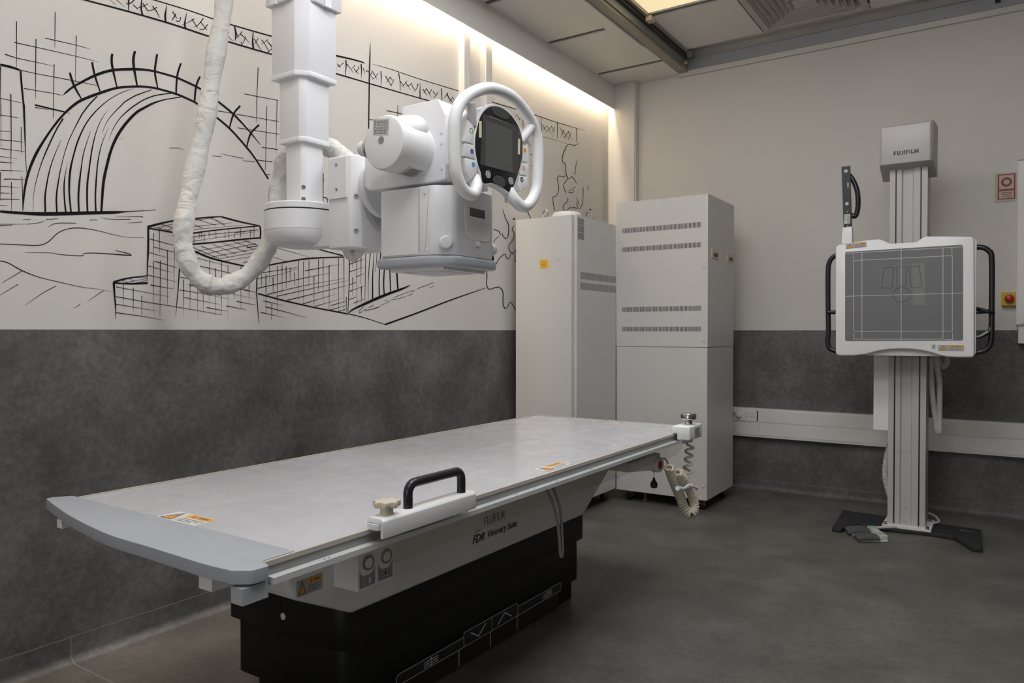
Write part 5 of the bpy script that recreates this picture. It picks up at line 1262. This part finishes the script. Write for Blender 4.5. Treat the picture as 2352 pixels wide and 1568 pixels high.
# ------------------------------------------------------------------ ceiling-hung x-ray tube
tu = thing('ceiling_xray_tube', 'white x-ray tube unit hung from ceiling column with ring-handled console', 'x-ray machine', (.56, -3.77, 3.3))
XC, YC = .56, -3.77
def section(hx, ch, z0, z1, name, lip=True):
    p = [(XC - hx, YC - hx), (XC + hx - ch, YC - hx), (XC + hx, YC - hx + ch), (XC + hx, YC + hx), (XC - hx, YC + hx)]
    s = B().prism(p, 'z', z0, z1, .003, 2).done(name, 'white', tu)
    if lip:
        k = .0016; p2 = [(XC - hx - k, YC - hx - k), (XC + hx - ch + k * .4, YC - hx - k), (XC + hx + k, YC - hx + ch - k * .4), (XC + hx + k, YC + hx + k), (XC - hx - k, YC + hx + k)]
        B().prism(p2, 'z', z0 - .014, z0 + .004, .002, 2).done('end_collar', 'white', s)
    return s
s1 = section(.0485, .014, 1.62, 1.98, 'column_section', False)
for z in (1.742, 1.697): B().lathe([(0, .0005), (.004, .0005), (.0045, .002), (.008, .002), (.008, 0), (0, 0)], (XC + .0415, YC - .0415, z), (1, -1, 0), 18).done('screw', 'steel', s1)
section(.065, .020, 1.925, 2.24, 'column_section'); section(.085, .040, 2.165, 2.60, 'column_section')
s4 = section(.100, .070, 2.428, 3.24, 'column_section', False)
for a, c in (((-.07, -.04), 1), ):
    for lo, hi in (((XC - .062, YC - .108, 2.424), (XC - .035, YC - .098, 3.24)), ((XC + .098, YC + .01, 2.424), (XC + .108, YC + .04, 3.24))): B().box(lo, hi, .004).done('guide_rib', 'white', s4)
B().box((XC - .22, YC - .20, 3.24), (XC + .22, YC + .20, 3.32), .01).done('carriage', 'white', tu)
B().box((XC - .5, YC - .12, 3.32), (XC + .6, YC + .12, 3.36), .005).done('cross_beam', 'alu_grey', tu)
# hub
hu = B().lathe([(0, 0), (.085, .002), (.112, .008), (.130, .019), (.1405, .036), (.1445, .056), (.1435, .057), (.1435, .0585), (.1455, .0595), (.1455, .130), (0, .130)], (.552, YC, 1.520), (0, 0, 1), 56).done('hub', 'white', tu)
B().lathe([(.142, 0), (.142, .007), (0, .007), (0, 0)], (.552, YC, 1.650), (0, 0, 1), 56).done('gap_ring', 'black', hu)
B().lathe([(0, 0), (.1455, 0), (.1455, .020), (.142, .024), (0, .024)], (.552, YC, 1.655), (0, 0, 1), 56).done('top_ring', 'white', hu)
# bracket
bk_ = B(); bp = [(.66, 1.518), (.78, 1.49), (.925, 1.49), (.935, 1.50), (.935, 1.785), (.905, 1.815), (.80, 1.812), (.80, 1.672), (.76, 1.655), (.66, 1.65)]
bk_.prism([(.80, -3.872), (.905, -3.872), (.938, -3.845), (.938, -3.68), (.80, -3.68)], 'z', 1.49, 1.815, .008, 3)
br = bk_.done('bracket', 'white', tu)
B().box((.64, -3.80, 1.515), (.802, -3.68, 1.635), .012, 3).done('bracket_arm', 'white', br)
B().prism([(.80, 1.81), (.70, 1.835), (.70, 1.74), (.80, 1.70)], 'y', -3.72, -3.68, .004).done('bracket_web', 'white', br)
cv = B().box((.806, -3.8785, 1.665), (.897, -3.871, 1.806), .006, 3).done('cover_plate', 'white', br)
for z in (1.784, 1.698): screw(cv, (.851, -3.8785, z), (0, -1, 0), .006)
for z in (1.668, 1.548): B().lathe([(0, 0), (.005, 0), (.008, .002), (.008, 0), (0, -.001)], (.924, -3.857, z), (.64, -.77, 0), 16).done('screw', 'mid_grey', br)
# rotating joint and housing
B().cyl((.936, YC, 1.705), (1, 0, 0), .093, .022, 48, .004).done('joint_collar', 'white', tu)
dj = B().lathe([(0, 0), (.103, 0), (.106, .004), (.106, .018), (.100, .022), (.098, .022), (.097, .018), (0, .018)], (.955, YC, 1.705), (1, 0, 0), 64).done('joint_disc', 'white', tu)
B().cyl((.973, -3.843, 1.704), (1, 0, 0), .007, .001, 16).done('set_hole', 'black', dj)
B().lathe([(0, 0), (.08, 0), (.095, .012), (.095, .03), (0, .03)], (.93, -3.74, 1.655), (1, 0, 0), 40).done('rear_flange', 'bumper', tu)
ho = B().prism(round_poly([(.998, 1.688), (1.02, 1.672), (1.345, 1.672), (1.345, 1.878), (1.318, 1.930), (1.165, 1.930), (1.165, 1.795), (.998, 1.795)], [.004, .004, .008, .02, .012, .014, .01, .012]), 'y', -3.89, -3.655, .010, 3, 30).done('tube_housing', 'white', tu)
for z in (1.823, 1.790, 1.711): B().cyl((1.332, -3.89, z), (0, -1, 0), .0055, .002, 18, .0008).done('screw_cap', 'white', ho)
B().box((1.345, -3.878, 1.795), (1.40, -3.68, 1.852), .006).box((1.345, -3.878, 1.722), (1.40, -3.68, 1.792), .006).done('console_mount', 'white', ho)
# tube cylinder, parallel to the mural
cyl = B().lathe([(0, 0), (.074, 0), (.080, .002), (.0838, .010), (.0845, .015), (.0845, .15), (0, .15)], (1.22, -4.035, 1.777), (0, 1, 0), 72).done('tube_cylinder', 'white2', tu)
b = B(); bmesh.ops.create_uvsphere(b.bm, u_segments=32, v_segments=20, radius=.043, matrix=Matrix.Translation((1.252, -3.925, 1.836))); b._tag(b.bm.faces)
b.tube([(1.238, -3.995, 1.806), (1.244, -3.975, 1.818), (1.249, -3.95, 1.829), (1.252, -3.925, 1.836)], [.050, .048, .0455, .0432], 32); b.done('shoulder_bulge', 'white2', cyl)
B().lathe([(.012, 0), (.012, .0006), (.006, .0006), (.0055, -.004), (0, -.004)], (1.212, -4.0352, 1.784), (0, -1, 0), 24).done('centre_screw', 'mid_grey', cyl)
b = B(); b.plate([(1.178, -4.0352, 1.805), (1.243, -4.0352, 1.795), (1.247, -4.0352, 1.844), (1.180, -4.0352, 1.854)], (0, -1, 0), .0006); b.m(1)
random.seed(5)
for k in range(9):
    x = 1.183
    while x < 1.236:
        w = random.uniform(.004, .014); z = 1.847 - k * .0048 - (x - 1.18) * .15; b.bar((x, -4.0358, z), (min(x + w, 1.240), -4.0358, z - w * .15), .0022, (0, -1, 0), .0003); x += w + .003
b.done('rating_plate', ['label', 'text_grey'], cyl)
b = B()
def onc(ang, y, dr=.0004): return Vector((1.22 + (.0845 + dr) * math.sin(ang), y, 1.777 - (.0845 + dr) * math.cos(ang)))
for k in range(8):
    a0, a1 = R(0 + k * 4.5), R(4.5 + k * 4.5)
    vs = [b.bm.verts.new(p) for p in (onc(a0, -3.975), onc(a1, -3.975), onc(a1, -3.90), onc(a0, -3.90))]; f = b.bm.faces.new(vs); f.smooth = True
for k in range(9):
    a0 = R(3 + k * 3.6); b.m(1).bar(onc(a0, -3.968 + .006 * (k % 3), .0006), onc(a0, -3.908 - .005 * (k % 2), .0006), .0028, onc(a0, -3.93) - Vector((1.22, -3.93, 1.777)), .0002)
b.done('rating_plate', ['label', 'text_grey'], cyl)
b = B(); b.lathe([(0, 0), (.030, 0), (.034, .006), (.034, .03), (0, .03)], (1.17, -3.955, 1.79), (-1, -.15, 0), 32); b.lathe([(0, .055), (.028, .055), (.030, .075), (.022, .10), (0, .105)], (1.16, -3.955, 1.79), (-1, -.15, 0), 32); b.done('cable_plug', 'white2', cyl)
B().lathe([(.036, .045), (.038, .048), (.038, .058), (.036, .061), (.02, .061), (.02, .045), (.036, .045)], (1.15, -3.955, 1.79), (-1, -.15, 0), 32).done('plug_ring', 'steel', cyl)
# collimator
K0, K1, L0, L1 = 1.087, 1.362, -3.903, -3.640
cp = round_poly([(K0, L0), (1.30, L0), (K1, -3.862), (K1 - .004, L1), (K0, L1)], [.006, .03, .035, .02, .01], 6)
co = B().prism(cp, 'z', 1.440, 1.660, .004, 2).done('collimator', 'white', tu)
B().box((1.250, L0 - .0012, 1.452), (1.2515, L0 + .001, 1.652)).done('panel_seam', 'label_grey', co)
B().bar((1.276, L0 - .0002, 1.452), (1.290, L0 - .0002, 1.652), .0012, (0, -1, 0), .0005).done('panel_seam', 'label_grey', co)
B().box((K0 + .002, L0 - .003, 1.446), (1.249, L0 + .001, 1.655), .001, 1).done('side_cover', 'white', co)
for x, z in ((1.276, 1.638), (1.284, 1.458)): B().cyl((x, L0 - .0005, z), (0, -1, 0), .0055, .002, 18, .0008).done('screw_cap', 'white', co)
bo = round_poly([(K0 - .014, L0 - .014), (1.305, L0 - .014), (K1 + .012, -3.866), (K1 + .008, L1 + .012), (K0 - .014, L1 + .012)], [.016, .03, .035, .03, .016], 6)
bu = B().prism(bo, 'z', 1.404, 1.438, .010, 3, 30).done('bumper_ring', 'bumper', co)
B().box((K0 + .02, L0 + .02, 1.394), (K1 - .03, L1 - .02, 1.406), .003).done('window_frame', 'offwhite', co)
B().box((K0 + .05, L0 + .05, 1.3925), (K1 - .06, L1 - .05, 1.3938)).done('light_window', 'top', co)
def onf(y, z, d=.0): return (K1 - .0005 - (y + 3.862) * .004 / .22 + d, y, z)
kp = B().prism(round_poly([(-3.803, 1.497), (-3.672, 1.497), (-3.66, 1.606), (-3.812, 1.606)], [.03, .03, .012, .012]), 'x', K1 - .006, K1 + .0006, .0006, 1).done('keypad', 'white2', co)
B().box((K1 + .0002, -3.784, 1.572), (K1 + .0016, -3.702, 1.600), .0004, 1).done('display', 'lcd', kp)
for i in range(3):
    for j in range(2):
        y = -3.778 + i * .034; z = 1.545 - j * .026
        key = B().cyl((K1 + .0004, y, z), (1, 0, 0), .0088, .0012, 20, .0004).done('key', 'offwhite', kp)
        B().cyl((K1 + .0004, y - .010, z + .010), (1, 0, 0), .0015, .0014, 10).done('indicator', 'label_grey', key)
kn = B().lathe([(0, 0), (.021, 0), (.021, .010), (.0195, .015), (.017, .018), (0, .019)], (1.337, -3.879, 1.478), (.75, -.66, 0), 40).done('knob', 'white2', co)
B().lathe([(0, 0), (.010, 0), (.013, .003), (.013, 0), (0, 0)], (K1 - .002, -3.738, 1.486), (1, 0, 0), 28).lathe([(0, 0), (.0095, 0), (.0095, .005), (.008, .0065), (0, .0065)], (K1 - .002, -3.738, 1.486), (1, 0, 0), 28).done('push_button', 'white2', co)
B().lathe([(0, 0), (.019, 0), (.019, .018), (.016, .021), (0, .021)], (1.342, L1 - .004, 1.478), (.15, 1, 0), 32).done('knob', 'white2', co)
B().lathe([(0, 0), (.010, 0), (.010, .008), (0, .008)], (1.344, L1 - .002, 1.448), (.15, 1, 0), 16).done('latch', 'black', co)
# ring console
O = Vector((1.47, -3.75, 1.80)); aa = R(4); Uv = Vector((math.sin(aa), math.cos(aa), 0)); Nv = Vector((math.cos(aa), -math.sin(aa), 0)); Zv = Vector((0, 0, 1))
def cs3(p, d=0.0): return O + Uv * p[0] + Zv * p[1] + Nv * d
def smooth2(P, k=4): return [(v.x, v.y) for v in catmull([(*p, 0) for p in P], k, True)]
def cpoly(b, P, d0, d1, bev=0, seg=2, rad=0, ang=30):
    P = [tuple(p) for p in P]
    if rad: P = round_poly(P, rad, 5)
    return b.prism(P, 'z', d0, d1, bev, seg, ang, f3=lambda p, q, a: tuple(cs3((p, q), a)))
ri = D['ring']; path = [cs3(p, .0) for p in ri]
path[0] = cs3(ri[0], -.026); path[-1] = cs3(ri[-1], -.026); path[1] = cs3(ri[1], -.006); path[-2] = cs3(ri[-2], -.006)
nr = 6 * (len(path) - 1) + 1
con = cpoly(B(), D['back'], -.055, -.012, .008, 3, .02).done('console', 'white2', tu)
B().tube(catmull(path, 6), lambda i, m: .0188 + .004 * max(0, 1 - min(i, m - 1 - i) / 7), 20).done('ring_handle', 'white2', con)
for k in ('spokeL', 'spokeR'): B().tube([cs3(D[k][0], .0), cs3(D[k][0], -.002).lerp(cs3(D[k][1], -.010), .5), cs3(D[k][1], -.016)], [.0155, .0150, .0140], 18).done('spoke', 'white2', con)
bz = cpoly(B(), smooth2(D['panel']), -.03, -.004, .002, 2).done('console_face', 'black_gloss', con)
bc = Vector((-.012, -.012)); rim = [tuple(bc + (Vector(p) - bc) * 1.06) for p in smooth2(D['panel'])]
cpoly(B(), rim, -.03, -.0055, .004, 2).done('bezel', 'white2', con)
sc_ = cpoly(B(), D['screen'], -.0045, -.0034).done('screen_surround', 'screen_dim', bz); cpoly(B(), D['screen2'], -.0036, -.0030).done('screen', 'screen', bz)
cpoly(B(), smooth2(D['toppad']), -.0042, -.0028, .0006, 1).done('top_pad', 'lcd', bz)
cpoly(B(), D['botpad'], -.0042, -.0022, .0006, 1, .006).done('bottom_pad', 'lcd', bz)
for i, rd in ((0, .0115), (1, .0115)):
    c = cs3(D['conring'][i], -.0042); b = B(); b.lathe([(0, 0), (rd * .8, 0), (rd * .8, .0015), (0, .0015)], c, Nv, 24); b.m(1).lathe([(rd * .8, 0), (rd, 0), (rd, .0022), (rd * .8, .0022), (rd * .8, 0)], c, Nv, 28)
    b.bar(c + Nv * .0015 - Zv * .004, c + Nv * .0015 + Zv * .005, .005, Nv, .0006); b.done('round_button', ['mid_grey', 'label'], bz)
for P in D['tape']: cpoly(B(), P, -.0038, -.0026).done('tape_strip', 'tape', bz, label='pale yellow tape strip')
b = B(); tx = D['context']
for k in range(16):
    f0, f1 = k / 16, (k + .75) / 16
    for r_ in (0, .35):
        a = Vector(tx[0]).lerp(Vector(tx[1]), f0); c = Vector(tx[0]).lerp(Vector(tx[1]), f1); b.bar(cs3((a.x + .004 * (r_ > 0), a.y - r_ * .016), -.004), cs3((c.x, c.y - r_ * .016), -.004), .0018, Nv, .0003)
b.done('small_print', 'label_grey', bz)
icons = ['green', 'purple', 'blue', 'orange_icon', 'pink', 'line_black']
for i, P in enumerate(D['padsL'] + D['padsR']):
    pd = cpoly(B(), P, -.016, -.004 if i < 3 else -.007, .003, 2, .004).done('key_pad', 'white2', con)
    c = cs3(D['icons'][i], -.0042 if i < 3 else -.0072); b = B()
    if i in (0, 5, 4): b.lathe([(.0055, 0), (.0085, 0), (.0085, .0008), (.0055, .0008), (.0055, 0)], c, Nv, 24)
    else: b.lathe([(0, 0), (.0078, 0), (.0078, .0008), (0, .0008)], c, Nv, 24)
    if i == 5: b.bar(c - Zv * .004, c + Zv * .004, .003, Nv, .0008)
    if i == 4: b.bar(c - Zv * .005 - Uv * .005, c + Zv * .005 + Uv * .005, .002, Nv, .0008)
    b.done('key_icon', icons[i], pd)
B().box((1.395, -3.85, 1.70), (1.425, -3.66, 1.88), .01).done('neck', 'white', con)
# fabric sleeves round the cables
random.seed(11)
sp = catmull(D['sleeve'], 10); ns = len(sp); wob = [random.uniform(-1, 1) for _ in range(ns * 16)]
def fold(i, k, n):
    t = i / ns; amp = .03 + .12 * max(0, min(1, (t - .22) / .2))
    w = wob[(i // 3) * 16 + (k * 16 // n) % 16] * .6 + wob[(i // 2 * 7 + k) % len(wob)] * .4
    return 1 + amp * w
B().tube(sp, lambda i, m: .0335 + .003 * math.sin(i * .35), 24, flat=fold).done('cable_sleeve', 'sleeve', tu, label='wrinkled white fabric cable sleeve', sharp=180)
B().tube(catmull(D['sleeve2'], 8), lambda i, m: .022 - .0001 * i, 16, flat=lambda i, k, n: 1 + .12 * wob[(i // 2) * 16 + k]).done('cable_sleeve', 'sleeve', tu, label='wrinkled white fabric cable sleeve', sharp=180)

# ================================================================== camera and render settings
cam = bpy.data.cameras.new('camera'); co_ = bpy.data.objects.new('camera', cam); COL.objects.link(co_)
cam.sensor_width = 36; cam.lens = 36 * 1701.8 / 2352; cam.clip_start = .05
co_.location = (2.804, -5.712, 1.2); co_.rotation_euler = (R(90 - .814), 0, R(33.533)); scene.camera = co_
w = bpy.data.worlds.new('world'); scene.world = w; w.use_nodes = True
w.node_tree.nodes['Background'].inputs[0].default_value = (.5, .5, .5, 1); w.node_tree.nodes['Background'].inputs[1].default_value = .0
scene.view_settings.view_transform = 'Standard'; scene.view_settings.look = 'None'; scene.view_settings.exposure = 1.0; scene.view_settings.gamma = 1; scene.view_settings.use_curve_mapping = False
